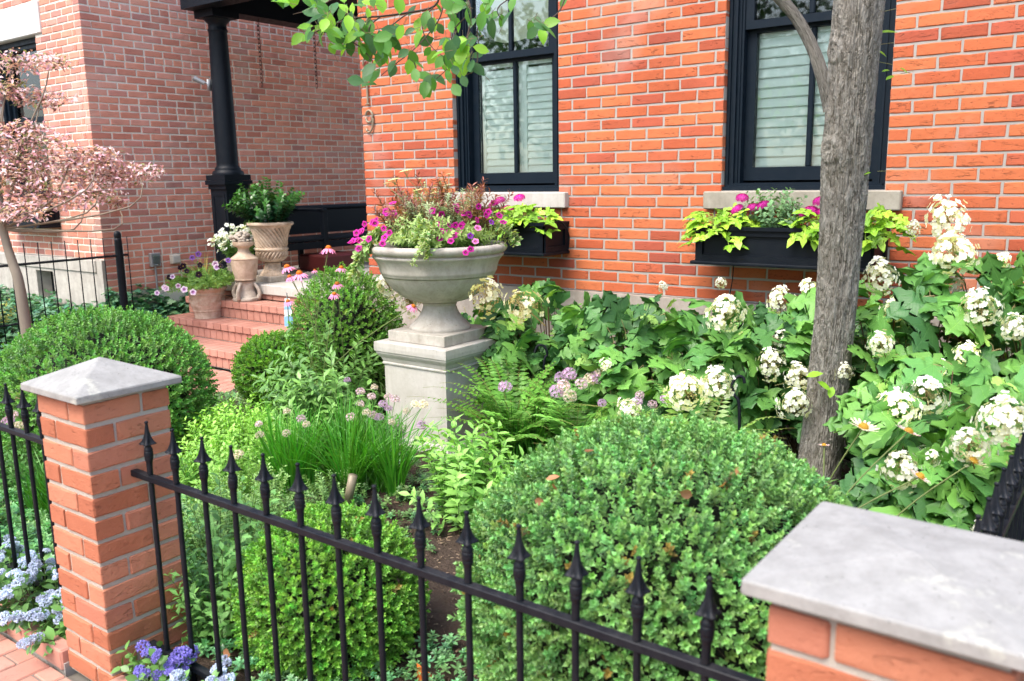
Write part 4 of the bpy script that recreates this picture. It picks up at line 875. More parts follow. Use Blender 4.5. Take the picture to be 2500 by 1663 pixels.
def stems(name, label, cat, base, R, Hh, n, leafT, ll, gap, tint, lean=.35, start=.1, pair=2, mat='leaf', group=None, stem_col=(.10, .16, .05), sr=.0022, tipT=None, arch=.25, down=.0, pitch=.5, var=.16, taper=.45, root=None, top_tint=None, elong=0, bias=(0, 0, 0), leafname='foliage'):
    """a bushy herb: n arching stems with leaves in pairs or whorls"""
    base = A3(base); t = root or thing(name, label, cat, base, group); lm = MB(); sm = MB(); tips = []
    P = []; D = []; N = []; S = []; TT = []
    for i in range(n):
        a = RNG.random()*2*PI; rr = R*math.sqrt(RNG.random()); L = Hh*RNG.uniform(.72, 1.08)*(1-.25*(rr/R if R else 0)**2)
        b = base+[rr*math.cos(a)*.55, rr*math.sin(a)*.55, 0]; out = A3((math.cos(a), math.sin(a), 0))*(lean*rr/max(R, 1e-6)+RNG.normal(0, .08))+RNG.normal(0, .06, 3)+A3(bias)
        k = 7; s = np.linspace(0, 1, k)[:, None]; d0 = unit(A3((0, 0, 1))+out); path = b+d0*L*s+(out*arch+[0, 0, -arch*np.linalg.norm(out)])*L*s*s
        sm.tube(path, sr, sr*.5, n=3, C=stem_col); m = int(L*(1-start)/gap)
        seg = np.linspace(start, 1, max(m, 2)); tg = unit(np.gradient(path, axis=0))
        for j, u in enumerate(seg):
            f = u*(k-1); i0 = min(int(f), k-2); p = path[i0]*(1-(f-i0))+path[i0+1]*(f-i0); tt = tg[i0]
            w = a+j*PI/2+RNG.normal(0, .3); e1 = unit(np.cross(tt, [math.sin(w), math.cos(w), .1]))
            for q in range(pair):
                ang = q/pair*2*PI; e2 = np.cross(tt, e1); dd = e1*math.cos(ang)+e2*math.sin(ang)
                pv = pitch+(.9-pitch)*max(0, (u-.75)*4)*.8
                P.append(p); D.append(unit(dd+tt*pv+[0, 0, -down]+RNG.normal(0, .12, 3))); N.append(unit(tt+RNG.normal(0, .15, 3))); S.append(ll*(1-taper*abs(u-.35)**1.2)*RNG.uniform(.75, 1.15)); 
                c = A3(tint)*(1+RNG.normal(0, var)); 
                if top_tint is not None: g = min(1, max(0, (u-.5)*2)); c = c*(1-g)+A3(top_tint)*g*(1+RNG.normal(0, var*.6))
                TT.append(c)
        tips.append((path[-1], tg[-1]))
    if P:
        Ts = leafT if isinstance(leafT, list) else [leafT]; P, D, N, S, TT = map(np.array, (P, D, N, S, np.clip(TT, .004, .9)))
        for k, T in enumerate(Ts):
            s = np.arange(len(P)) % len(Ts) == k; lm.inst(T, P[s], D[s], N[s], S[s], TT[s])
        lm.put(leafname, M[mat], t, smooth=True, kind='stuff')
    sm.put('stems', M['stem'], t, kind='stuff'); return t, tips
# flowers ---------------------------------------------------------------
def petals_T(n, r0, r1, w, z0=0, z1=0, col=(1, 1, 1), cin=None, notch=False, seed=0):
    V = []; F = []; C = []; rr = random.Random(seed)
    for k in range(n):
        a = k/n*2*PI+rr.uniform(-.1, .1); L = r1*rr.uniform(.88, 1.06); c, s = math.cos(a), math.sin(a); b = len(V); zz = z1*rr.uniform(.7, 1.3)
        pts = [(r0, -w*.25, z0), (r0, w*.25, z0), (r0+(L-r0)*.6, -w*.5, z0+(zz-z0)*.45), (r0+(L-r0)*.6, w*.5, z0+(zz-z0)*.45), (L*.97, -w*.28, zz), (L*.97, w*.28, zz)]
        for (x, y, z) in pts: V.append((x*c-y*s, x*s+y*c, z)); 
        ci = cin or col; C += [ci, ci, col, col, col, col]; F += [(b, b+1, b+3), (b, b+3, b+2), (b+2, b+3, b+5), (b+2, b+5, b+4)]
    return V, F, C
def cat_T(*items):
    V = []; F = []; C = []
    for v, f, c in items: o = len(V); V += list(map(tuple, v)); C += list(map(tuple, c)); F += [tuple(i+o for i in t) for t in f]
    return T_(V, F, C)
def dome(r, h, z0, col, n=10, rings=4, bumps=0, top=None):
    V = [(0, 0, z0+h)]; C = [top or col]; F = []
    for i in range(1, rings+1):
        ph = i/rings*PI/2
        for k in range(n): a = k/n*2*PI+i*.3; V.append((r*math.sin(ph)*math.cos(a), r*math.sin(ph)*math.sin(a), z0+h*math.cos(ph))); C.append(tuple(np.array(top or col)*(1-i/rings)+np.array(col)*i/rings))
    F += [(0, 1+k, 1+(k+1) % n) for k in range(n)]
    for i in range(rings-1):
        for k in range(n): a = 1+i*n+k; b = 1+i*n+(k+1) % n; F += [(a, a+n, b+n), (a, b+n, b)]
    return V, F, C
def mesh_T(T, name, mat, scale=1, smooth=False): m = MB(); m.add(T['V']*scale, T['F'], T['C'], T['U']); return m.mesh(name, mat, smooth)
def petunia(col, dark, eye=(.75, .6, .15), seed=0):
    # five soft lobes with a darker throat, axis +Z
    V = [(0, 0, -.35)]; C = [tuple(dark)]; F = []; n = 20
    for ring, (r, z, c) in enumerate(((.20, -.12, dark), (.45, .02, tuple(.5*(np.array(dark)+np.array(col)))), (.78, .08, col), (1.0, .05, col))):
        for k in range(n):
            a = k/n*2*PI; lob = 1-.13*(1-abs(math.cos(2.5*a)))*(ring/3)**2*1.6; V.append((r*lob*math.cos(a), r*lob*math.sin(a), z+.04*math.cos(5*a)*ring/3)); C.append(tuple(c))
    F += [(0, 1+k, 1+(k+1) % n) for k in range(n)]
    for i in range(3):
        for k in range(n): a = 1+i*n+k; b = 1+i*n+(k+1) % n; F += [(a, a+n, b+n), (a, b+n, b)]
    e = dome(.10, .10, -.10, eye, 6, 2); return cat_T((V, F, C), e)
def coneflower(pc, tip, cone=(.42, .12, .02), ctop=(.62, .24, .03), droop=-.45, seed=0, n=15):
    items = [petals_T(n, .18, 1.0, .22, .02, droop, pc, pc, seed=seed)]; items.append(dome(.36, .34, 0, cone, 12, 4, top=ctop))
    V = []; F = []; C = []; r = random.Random(seed)
    for i in range(90):
        ph = math.acos(1-r.random()); a = r.random()*2*PI; d = np.array([math.sin(ph)*math.cos(a), math.sin(ph)*math.sin(a), math.cos(ph)]); p = d*[.36, .36, .34]; b = len(V)
        V += [tuple(p+[.018, 0, 0]), tuple(p-[.009, .015, 0]), tuple(p+d*.10)]; F += [(b, b+1, b+2)]; cc = tuple(np.array((.75, .30, .03))*r.uniform(.7, 1.3)); C += [cone, cone, cc]
    items.append((V, F, C)); return cat_T(*items)
def floret4(col, s=1.0, seed=0): return petals_T(4, .05, 1.0, .95, 0, .12, col, tuple(np.array(col)*.9), seed=seed)
def panicle(seed, white=(.93, .94, .90), n=95, elong=1.3, gaps=.15, bud=(.60, .60, .38)):
    """oakleaf hydrangea head: a rounded cone of four-petalled florets over creamy buds, axis +Z, about 1 unit wide"""
    r = np.random.default_rng(seed); m = MB(); fl = [cat_T(floret4(white, 1, s)) for s in range(3)]
    N = fib(int(n*3.2)); N = N[N[:, 2] > -.6]; N = unit(N+r.normal(0, .11, N.shape)); keep = (snoise(N, 5, seed+40)+r.normal(0, .30, len(N)) > -.08+gaps*.2); N = N[keep]
    P = N*[.42, .42, .42*elong]*(1+r.normal(0, .17, (len(N), 1))+.28*snoise(N, 4, seed+41)[:, None]); P[:, :2] *= (1-.28*(P[:, 2:]/(.42*elong)))
    for k in range(3):
        s = np.arange(len(N)) % 3 == k; nn = s.sum()
        # florets face outwards: template normal is +Z, so direction = tangent
        tn = np.cross(N[s], rv(nn)); c = np.clip(1+r.normal(0, .05, (nn, 1)), .75, 1.05)*np.ones((nn, 3)); old = r.random(nn) < .08; c[old] *= [.9, .85, .7]
        m.inst(fl[k], P[s], tn, N[s]+[0, 0, .25], r.uniform(.062, .095, nn), c)
    # buds
    nb_ = 110; D = unit(r.normal(size=(nb_, 3))); Q = D*[.36, .36, .33*elong]*r.uniform(.75, 1.05, (nb_, 1)); Q = Q[Q[:, 2] > -.3]
    tet = T_([(1, 0, -.6), (-.5, .87, -.6), (-.5, -.87, -.6), (0, 0, 1)], [(0, 1, 3), (1, 2, 3), (2, 0, 3)]); g = r.uniform(.6, 1.3, (len(Q), 1))
    m.inst(tet, Q, rv(len(Q)), rv(len(Q)), r.uniform(.018, .03, len(Q)), A3(bud)*g)
    m.tube([(0, 0, -.75), (0, 0, -.1), (0, 0, .3)], .02, .012, n=5, C=(.30, .22, .10))
    for i in range(26): d = unit(r.normal(size=3)+[0, 0, .2]); m.tube([(0, 0, r.uniform(-.25, .25)), d*[.36, .36, .36*elong]], .007, .004, n=3, C=(.45, .36, .18))
    return m
def allium(seed, col=(.52, .36, .52), cen=(.36, .42, .18), n=70, age=0):
    r = np.random.default_rng(seed); m = MB(); N = fib(n); N = unit(N+r.normal(0, .12, N.shape)); star = cat_T(petals_T(6, .05, 1, .42, 0, .55, (1, 1, 1), (.7, .75, .5)))
    c = A3(col)*r.uniform(.75, 1.3, (n, 1)); N[:, 2] = np.abs(N[:, 2])*1.0-.35; N = unit(N)
    m.inst(star, N*.78*r.uniform(.85, 1.08, (n, 1)), np.cross(N, rv(n)), N, r.uniform(.15, .24, n), c)
    for d in N[::2]: m.tube([(0, 0, -.1), d*.74], .012, .010, n=3, C=cen)
    return m
def grass_clump(q, base, n, L, w, lean=.55, tint=(.12, .38, .03), rad=.05):
    base = A3(base); n = int(n); a = RNG.random(n)*2*PI; k = 6; s = np.linspace(0, 1, k)
    ln = L*RNG.uniform(.6, 1.1, n); le = lean*RNG.random(n)**.8; b = base+np.stack([rad*np.cos(a)*RNG.random(n), rad*np.sin(a)*RNG.random(n), 0*a], 1); o = np.stack([np.cos(a), np.sin(a), 0*a], 1); V = []; C = []
    tc = tints(n, tint, .2)
    for i in range(n):
        path = b[i]+A3((0, 0, 1))*(ln[i]*s*(1-.25*le[i]*s))[:, None]+o[i]*(ln[i]*le[i]*(s*.35+s**2.2*.8))[:, None]; path[:, 2] -= (ln[i]*.35*le[i]**2*s**3); side = unit(np.cross(o[i], [0, 0, 1]+RNG.normal(0, .6, 3)))*w*.5; ww = (1-s**3)[:, None]
        Vv = np.stack([path-side*ww, path+side*ww], 1).reshape(-1, 3); F = [t_ for j in range(k-1) for t_ in ((2*j, 2*j+1, 2*j+3), (2*j, 2*j+3, 2*j+2))]; q.add(Vv, F, tc[i])
def qrot(d, roll=None):
    q = Vector(tuple(float(c) for c in d)).to_track_quat('Z', 'Y').to_matrix().to_4x4(); return q @ Matrix.Rotation(random.uniform(0, 6.3) if roll is None else roll, 4, 'Z')
def head(t, name, me, loc, d, s): return put(name, me, t, loc, qrot(d), scale=(s, s, s))
# ---- street trees across the road, behind the photographer (they are what the window glass mirrors)
def street_tree(label, x, y, h, r, n, seed):
    t = thing('street_tree', label, 'tree', (x, y, 0), 'street trees across the road'); q = MB(); q.tube(np.array(dens([(x, y, -.02), (x+.1, y, 1.5), (x, y+.1, 3), (x-.1, y, h*.8)], 4)), .20, .06, n=10, C=(.20, .16, .12)); q.put('trunk', M['bark_s'], t, smooth=True)
    q = MB(); N = rv(n); P = N*RNG.random((n, 1))**.45*[r, r, h*.36]; P *= (1+.25*snoise(unit(P), 5, seed))[:, None]; P += [x, y, h*.66]
    q.inst(L2, P, rv(n), unit(rv(n)+[0, 0, .6]), RNG.uniform(.16, .30, n), tints(n, (.075, .17, .045), .3)); q.put('crown', M['leaf'], t, kind='stuff')
for i, (x, y, h, r) in enumerate(((-14, -7.5, 8.5, 3.4), (-8.5, -8.5, 9, 3.6), (-3.2, -8.2, 8.5, 3.4), (2.2, -8.8, 9, 3.5), (7.5, -8, 8.5, 3.4))):
    street_tree(('broad tree across the street, far left behind the photographer', 'broad tree across the street, left behind the photographer', 'broad tree across the street straight behind the photographer', 'broad tree across the street, right behind the photographer', 'broad tree across the street, far right behind the photographer')[i], x, y-4, h*.78, r, 4200, i)
G_BOX = (.125, .235, .055); G_BOXL = (.20, .33, .05)
# ---- boxwoods
boxwood('huge clipped boxwood dome directly behind the fence at the right pier, flecked with dead leaves', -1.045, 2.12, .555, .455, .42, 6800, .034, (.20, .41, .15), .014, 1)
boxwood('small bright green boxwood ball behind the middle of the street fence', -2.12, 1.80, .285, .285, .215, 2500, .031, (.175, .39, .065), .004, 2)
c = at(258, 960, D=5.0); boxwood('large dark green boxwood dome behind the left pier cap, beside the brick path', c[0], c[1], .565, .48, .40, 4400, .036, (.145, .34, .08), .006, 3)
c = at(675, 905, D=5.7); boxwood('small round boxwood ball at the foot of the brick steps', c[0], c[1], .245, .225, c[2]+.0, 1500, .033, (.16, .37, .04), .0, 4)
c = at(845, 800, D=5.75); boxwood('tall block-shaped boxwood behind the coneflowers, left of the great urn', c[0], c[1], .36, .52, .50, 2400, .036, (.16, .36, .06), .006, 5)
# ---- hydrangeas
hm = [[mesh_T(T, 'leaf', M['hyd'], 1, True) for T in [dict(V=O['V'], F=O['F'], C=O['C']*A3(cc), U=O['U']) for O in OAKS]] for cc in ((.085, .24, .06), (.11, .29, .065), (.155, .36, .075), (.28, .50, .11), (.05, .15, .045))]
PAN = [panicle(s, n=70+10*s, elong=e).mesh('flower_head', M['petal']) for s, e in ((0, 1.2), (1, 1.35), (2, 1.05), (3, 1.5))]
PANB = panicle(7, white=(.80, .76, .58), n=45, elong=1.2, gaps=.45, bud=(.40, .30, .12)).mesh('flower_head', M['petal'])
HB = []
def hydrangea(label, x, y, rx, ry, h, n, sz=(.11, .19)):
    t = thing('hydrangea_bush', label, 'shrub', (x, y, float(gz(x, y))), 'oakleaf hydrangeas along the house wall'); HB.append((t, x, y))
    sm = MB(); lm = []
    g0 = A3((x, y, float(gz(x, y))))
    n = int(n*1.0)
    for i in range(n):
        u = RNG.random(); layer = 1.0 if i < n*.68 else RNG.uniform(.45, .85)
        a = RNG.uniform(0, 2*PI); 
        if RNG.random() < .62: a = RNG.uniform(PI*1.0, PI*2.0)     # more leaves on the light side, towards the garden
        el = math.asin(RNG.uniform(-.05, 1)); d = A3((math.cos(a)*math.cos(el), math.sin(a)*math.cos(el), math.sin(el)))
        bump_ = 1+.12*math.sin(a*3+x*9)+.08*math.sin(el*7+y*5)
        p = A3((x, y, h*.38))+d*[rx, ry, h*.60]*layer*bump_
        if p[1] < 3.95 and abs(p[0]+.297*p[1]) < .20: continue
        if p[1] > YF-.10: p[1] = YF-.10-RNG.random()*.1
        if p[2] < .06: p[2] = .06+RNG.random()*.1
        out = unit(A3((d[0], d[1]*.6-.2, -.25+.35*max(d[2], 0)))+RNG.normal(0, .42, 3)); nr = unit(A3((d[0]*.5+.2, d[1]*.4-.40, .9))+RNG.normal(0, .46, 3))
        if out[1] > .3: out[1] *= -.4
        out = unit(out); s = RNG.uniform(*sz)*(1.0 if layer == 1 else .85); young = RNG.random() < .10+.10*(d[2] > .6)
        if young: s *= .62
        me = hm[(3 if young and RNG.random() < .6 else random.choice((0, 1, 1, 2, 2, 4)) if layer > .9 else random.choice((0, 4, 0)))][random.randrange(5)]  # inner leaves take the darkest tints, shade of the interior painted in
        Yv = out; Zv = unit(nr-nr@Yv*Yv); Xv = np.cross(Yv, Zv); Mx = Matrix(((Xv[0], Yv[0], Zv[0], 0), (Xv[1], Yv[1], Zv[1], 0), (Xv[2], Yv[2], Zv[2], 0), (0, 0, 0, 1)))
        put('leaf', me, t, p, Mx, scale=(s, s, s)); pb = p-out*s*.35-[0, 0, s*.30]; sm.tube([pb, p-out*.3*s-[0, 0, s*.12], p], .0022, n=3, C=(.32, .27, .13))
        if i % 3 == 0: mid = (g0+pb)/2+A3((0, 0, .08)); sm.tube([g0+RNG.normal(0, .06, 3)*[1, 1, 0], mid, pb], .005, .0025, n=4, C=(.16, .10, .06))
    sm.put('canes', M['stem'], t, smooth=True, kind='stuff'); return t
hydrangea('low dense hydrangea just behind the great urn and pedestal, against the grey foundation', -3.45, 4.42, .42, .28, .78, 120, (.10, .17))
hydrangea('hydrangea right of the great urn with two faded cream flower heads', -2.85, 4.22, .46, .38, .96, 200)
hydrangea('spreading hydrangea in the gap between the two sash windows, mostly leaves', -2.25, 4.18, .50, .42, .95, 230)
hydrangea('hydrangea under the left end of the right window box, one round white head', -1.72, 4.16, .48, .42, .95, 220)
hydrangea('hydrangea squeezed behind the tree trunk, white heads left of the bark', -1.30, 4.22, .42, .38, .98, 170)
hydrangea('tall hydrangea against the brick right of the trunk, its two top heads standing highest', -.86, 4.12, .44, .44, 1.15, 250, (.12, .19))
hydrangea('dark hydrangea at the right photo edge reaching over the brickwork', -.33, 4.16, .50, .44, 1.27, 260, (.13, .20))
hydrangea('front hydrangea between the tree base and the side fence with heavy white heads', -.56, 3.42, .42, .42, .86, 240, (.13, .20))
for px, py, r, D, k in ((1186, 727, 48, 4.72, 'b'), (1278, 748, 46, 4.68, 'b'), (949, 700, 34, 5.25, 0), (1002, 737, 34, 5.15, 'b'), (1769, 771, 50, 4.35, 0), (1904, 739, 34, 4.6, 1), (1985, 718, 38, 4.45, 0), (1982, 811, 38, 4.35, 2), (1907, 833, 28, 4.3, 2), (1883, 888, 34, 4.2, 1), (1950, 918, 34, 4.1, 2), (1674, 955, 50, 4.12, 2), (1755, 939, 44, 4.2, 0), (1941, 986, 38, 3.98, 1), (2316, 539, 50, 4.2, 1), (2328, 618, 52, 4.0, 2), (2151, 676, 40, 4.1, 3), (2185, 758, 32, 4.1, 0), (2330, 698, 22, 4.1, 2), (2395, 753, 48, 3.85, 0), (2150, 838, 30, 3.95, 2), (2360, 861, 28, 3.8, 2), (2192, 1000, 52, 3.45, 2), (2262, 965, 50, 3.48, 0), (2450, 1034, 62, 3.05, 1), (2365, 1092, 46, 3.15, 0), (2198, 1145, 46, 3.3, 2), (2262, 1118, 32, 3.32, 0), (1575, 819, 20, 4.75, 2), (1535, 1000, 30, 4.3, 2), (1760, 690, 14, 4.6, 2), (2395, 1290, 22, 3.05, 2), (1620, 700, 12, 4.7, 1), (2080, 1015, 26, 3.9, 0), (2230, 560, 18, 4.3, 1), (2480, 800, 34, 3.7, 2), (2060, 905, 22, 4.1, 2), (1480, 890, 16, 4.5, 0), (2440, 640, 24, 4.0, 1), (2290, 900, 24, 3.8, 0)):
    D -= (.42 if px > 2040 else .22) if px > 1100 else .05; p = at(px, py, D=D); t = min(HB, key=lambda b: (b[1]-p[0])**2+(b[2]-p[1])**2)[0]; s = 2.1*r*D/FPX
    d = unit(A3((RNG.normal(0, .25), -.55+RNG.normal(0, .15), .75))); head(t, 'flower_head', PANB if k == 'b' else PAN[k], p, d, s)
# ---- great urn planting
UB = A3((PX, PY, UZ))
PT_M = [mesh_T(petunia((.62, .03, .36), (.10, .0, .06)), 'flower', M['petal'], 1, True), mesh_T(petunia((.50, .02, .30), (.08, .0, .05)), 'flower', M['petal'], 1, True), mesh_T(petunia((.78, .22, .52), (.22, .01, .14)), 'flower', M['petal'], 1, True), mesh_T(petunia((.26, .05, .45), (.05, .0, .08)), 'flower', M['petal'], 1, True)]
pt, _ = stems('petunia_plant', 'mounding petunias with magenta dark-throated flowers filling the great urn', 'flowering plant', UB, .38, .25, 240, L3, .038, .016, (.22, .38, .10), lean=.75, pair=3, mat='leaf_soft', arch=.5, sr=.0018, pitch=.4, top_tint=(.26, .36, .12), group='plants in the great urn')
FL = [(60, 985), (30, 1000), (140, 870), (175, 860), (105, 885), (110, 970), (160, 980), (135, 1080), (265, 960), (440, 1020), (455, 825), (525, 880), (465, 940), (300, 745), (355, 715), (210, 770), (510, 640), (580, 630), (1070, 600), (1085, 835), (1130, 780), (1185, 760), (1190, 645), (1190, 860), (1295, 785), (1370, 785), (1455, 775), (1410, 865), (1290, 880), (1355, 915), (1310, 985), (1170, 950), (1390, 590), (1375, 545), (1480, 630), (1545, 650), (1645, 720), (1655, 820, 2), (1830, 745, 3), (1625, 990, 2), (1500, 1135), (1565, 1090), (1790, 615), (1760, 655), (1930, 660), (1665, 545), (1560, 920, 3), (480, 610), (345, 760), (1440, 800), (1160, 880), (570, 500), (1850, 500), (1980, 745)]
for f in FL:
    px, py = 850+f[0]/5.2267, 400+f[1]/5.2267; hgt = (600-py)/60; D = 4.60+.16*max(hgt, -.2)+(.22 if px < 900 else 0)+(.05 if px > 1180 else 0)
    p = at(px, py, D=D); head(pt, 'flower', PT_M[f[2] if len(f) > 2 else random.choice((0, 0, 1))], p, unit(-(p-CAMP)/np.linalg.norm(p-CAMP)*.55+A3((p[0]-PX, p[1]-PY, .35))*1.1+RNG.normal(0, .25, 3)), .0215*random.uniform(.85, 1.12))
stems('dark_leaved_basil', 'airy purple-stemmed herb with dark bronze leaves in the left half of the great urn', 'herb', UB+[-.15, -.03, 0], .15, .42, 38, LN, .050, .013, (.24, .17, .06), lean=.7, pair=3, stem_col=(.11, .03, .045), sr=.003, pitch=.8, top_tint=(.26, .08, .07), arch=.1, start=.25, group='plants in the great urn')
stems('dark_leaved_basil', 'bronze-tipped dark herb at the right back of the great urn', 'herb', UB+[.13, .12, 0], .10, .44, 22, LN, .050, .013, (.24, .17, .06), lean=.55, pair=3, stem_col=(.12, .03, .05), sr=.003, pitch=.8, top_tint=(.28, .10, .07), arch=.1, start=.3, group='plants in the great urn')
t, tp = stems('yarrow', 'feathery grey-green yarrow with flat cream flower plates rising from the great urn', 'flowering plant', UB+[-.02, .06, 0], .20, .38, 70, LN, .034, .012, (.36, .46, .27), lean=.45, pair=4, mat='leaf_soft', sr=.0018, pitch=.6, arch=.1, group='plants in the great urn')
um = MB(); tet = T_([(1, 0, -.5), (-.5, .87, -.5), (-.5, -.87, -.5), (0, 0, .6)], [(0, 1, 3), (1, 2, 3), (2, 0, 3), (0, 2, 1)])
a = RNG.random(150)*2*PI; r_ = np.sqrt(RNG.random(150)); Pm = np.stack([r_*np.cos(a), r_*np.sin(a), .12*(1-r_**2)], 1); um.inst(tet, Pm, rv(150), A3((0, 0, 1)), .075, A3((.82, .82, .55))*RNG.uniform(.75, 1.1, (150, 1)))
for i in range(14): um.tube([(0, 0, -.9), Pm[i*10]*[.6, .6, 0]+[0, 0, -.25], Pm[i*10]-[0, 0, .04]], .02, n=3, C=(.20, .28, .12))
UM = um.mesh('flower_plate', M['petal']); q = MB()
for px, py, r, D in ((962, 438, 15, 4.9), (990, 417, 17, 4.9), (945, 447, 9, 4.9), (1020, 464, 13, 4.98), (1062, 470, 12, 4.95), (1093, 452, 12, 4.98), (1110, 470, 10, 4.95), (1095, 425, 8, 5.0), (1025, 436, 6, 5.0)):
    p = at(px, py, D=D); s = r*D/FPX; head(t, 'flower_plate', UM, p, (-.15, -.15, 1), s); b = UB+[RNG.normal(0, .06), .05+RNG.normal(0, .06), 0]; q.tube([b, (b+p)/2+[0, 0, .02], p-[0, 0, s*.8]], .0018, n=3, C=(.22, .28, .13))
q.put('flower_stalk', M['stem'], t, kind='stuff')
def trail(label, p0, pts, n, ll=.036, group='variegated trailers over the urn rim', tint=(.20, .34, .09)):
    t = thing('trailing_plectranthus', label, 'trailing plant', p0, group); lm = MB(); sm = MB()
    for i in range(n):
        path = np.array(dens([tuple(A3(p)+RNG.normal(0, .012, 3)) for p in [p0]+pts[:max(2, int(len(pts)*RNG.uniform(.6, 1.01)))]], 5)); sm.tube(path, .002, n=3, C=(.28, .34, .16)); tg = unit(np.gradient(path, axis=0))
        for j in range(1, len(path)):
            e = unit(np.cross(tg[j], rv()[0]))
            for s in (1, -1):
                d = unit(e*s+tg[j]*.35+A3((-.1, -.35, .15))); lm.inst(LR, path[j], d, unit(A3((-.25, -.6, .7))+RNG.normal(0, .3, 3)), ll*RNG.uniform(.6, 1.15), tints(1, tint)[0])
    lm.put('foliage', M['vari'], t, smooth=True, kind='stuff'); sm.put('stems', M['stem'], t, kind='stuff')
rimc = at(1060, 575, D=4.62)
trail('cream-edged trailer spilling over the front of the urn rim', rimc+[-.02, .06, .05], [at(1045, 572, D=4.60), at(1035, 595, D=4.55), at(1045, 625, D=4.53), at(1060, 655, D=4.53)], 6)
trail('small cream-edged shoot hanging left of the front trailer', at(1040, 590, D=4.6), [at(1020, 610, D=4.56), at(1010, 640, D=4.56), at(1015, 648, D=4.56)], 2, .028)
trail('cream-edged trailer hanging over the left side of the urn rim', at(930, 560, D=4.85), [at(900, 590, D=4.82), at(880, 625, D=4.85), at(868, 670, D=4.88), at(858, 715, D=4.9)], 8, .045)
trail('cream-edged trailer arching past the right side of the urn rim', at(1200, 545, D=4.95), [at(1235, 560, D=4.9), at(1258, 590, D=4.92), at(1268, 620, D=4.92)], 6, .042)
trail('cream-edged sprig standing above the soil near the middle of the urn', at(1030, 590, D=4.68), [at(1000, 580, D=4.7), at(985, 565, D=4.7)], 3, .036); 
trail('cream-edged sprig upright in the centre of the urn', at(1030, 585, D=4.72), [at(1028, 560, D=4.72), at(1030, 540, D=4.74)], 3, .036)
# ---- window box planting
def vine(label, p, spread, n, hang=0.1, s=.088):
    t = thing('sweet_potato_vine', label, 'vine', p, 'chartreuse sweet potato vines in the window boxes'); sm = MB(); ms = VM
    for i in range(n):
        a = RNG.uniform(PI*.9, PI*2.1); r = spread*math.sqrt(RNG.random()); q = A3(p)+[r*math.cos(a), r*math.sin(a)*.75, RNG.uniform(-.02, .11)-hang*(r/spread)**2*RNG.uniform(.2, 1.3)]
        out = unit(A3((math.cos(a), math.sin(a), -.25))+RNG.normal(0, .35, 3)); nr = unit(A3((0, -.35, 1))+RNG.normal(0, .3, 3)); Zv = unit(nr-nr@out*out); Xv = np.cross(out, Zv); k = s*RNG.uniform(.6, 1.2)
        Mx = Matrix(((Xv[0], out[0], Zv[0], 0), (Xv[1], out[1], Zv[1], 0), (Xv[2], out[2], Zv[2], 0), (0, 0, 0, 1))); put('leaf', random.choice(ms), t, q, Mx, scale=(k, k, k)); sm.tube([A3(p)+[0, 0, -.03], (A3(p)+q)/2+[0, 0, .03], q], .0016, n=3, C=(.38, .48, .10))
    sm.put('stems', M['stem'], t, kind='stuff')
VM = [mesh_T(dict(V=O['V'], F=O['F'], C=O['C']*A3(cc), U=O['U']), 'leaf', M['leaf'], 1, True) for O in SPVS for cc in ((.27, .52, .035), (.36, .60, .05), (.22, .45, .035))]
vine('chartreuse vine at the left end of the right window box', (-1.95, 4.58, 1.345), .20, 62, .10)
vine('chartreuse vine beside the trunk on its left in the right window box', (-1.42, 4.55, 1.335), .11, 24, .08)
vine('chartreuse vine at the right end of the right window box, right of the trunk', (-1.17, 4.56, 1.345), .19, 56, .10)
vine('chartreuse vine at the right end of the left window box', (-3.28, 4.58, 1.345), .20, 60, .05)
pm = MB(); star5 = cat_T(petals_T(5, .1, 1, .6, 0, .1, (1, 1, 1), (.8, .6, .8))); Nn = fib(80); Nn = Nn[Nn[:, 2] > -.05]; pm.inst(star5, Nn*[1, 1, .55], np.cross(Nn, rv(len(Nn))), Nn, .30, A3((.58, .03, .36))*RNG.uniform(.75, 1.25, (len(Nn), 1))); PENT = pm.mesh('flower_cluster', M['petal'])
def pentas(label, p, fl, R=.07, n=16):
    t, _ = stems('pentas', label, 'flowering plant', p, R, .13, n, L3, .055, .028, (.075, .19, .065), lean=.6, pair=2, mat='leaf', arch=.2, group='pentas with magenta clusters in the window boxes')
    for px, py, D in fl: head(t, 'flower_cluster', PENT, at(px, py, Y=4.56 if D < 5.5 else 4.60), (RNG.normal(0, .2), -.4, .9), .036*random.uniform(.85, 1.1))
pentas('dark-leaved pentas with three magenta clusters right of the left vine, right window box', (-1.78, 4.60, 1.31), ((1812, 484, 5.12), (1838, 507, 5.08), (1862, 503, 5.1), (1800, 512, 5.1)))
pentas('dark-leaved pentas with magenta clusters just left of the trunk, right window box', (-1.50, 4.58, 1.31), ((2002, 492, 4.95), (1980, 517, 4.92), (2012, 516, 4.9), (1965, 520, 4.94)))
pentas('pentas with magenta clusters at the left window box, peeping above the urn planting', (-3.55, 4.60, 1.32), ((1268, 484, 5.6), (1205, 500, 5.6), (1220, 490, 5.62), (1240, 512, 5.6), (1190, 515, 5.6)))
stems('fuchsia', 'slender grey-green fuchsia rising in the middle of the right window box', 'shrub', (-1.66, 4.62, 1.30), .09, .27, 34, LR, .034, .020, (.17, .32, .15), lean=.5, pair=2, mat='leaf_soft', sr=.002)
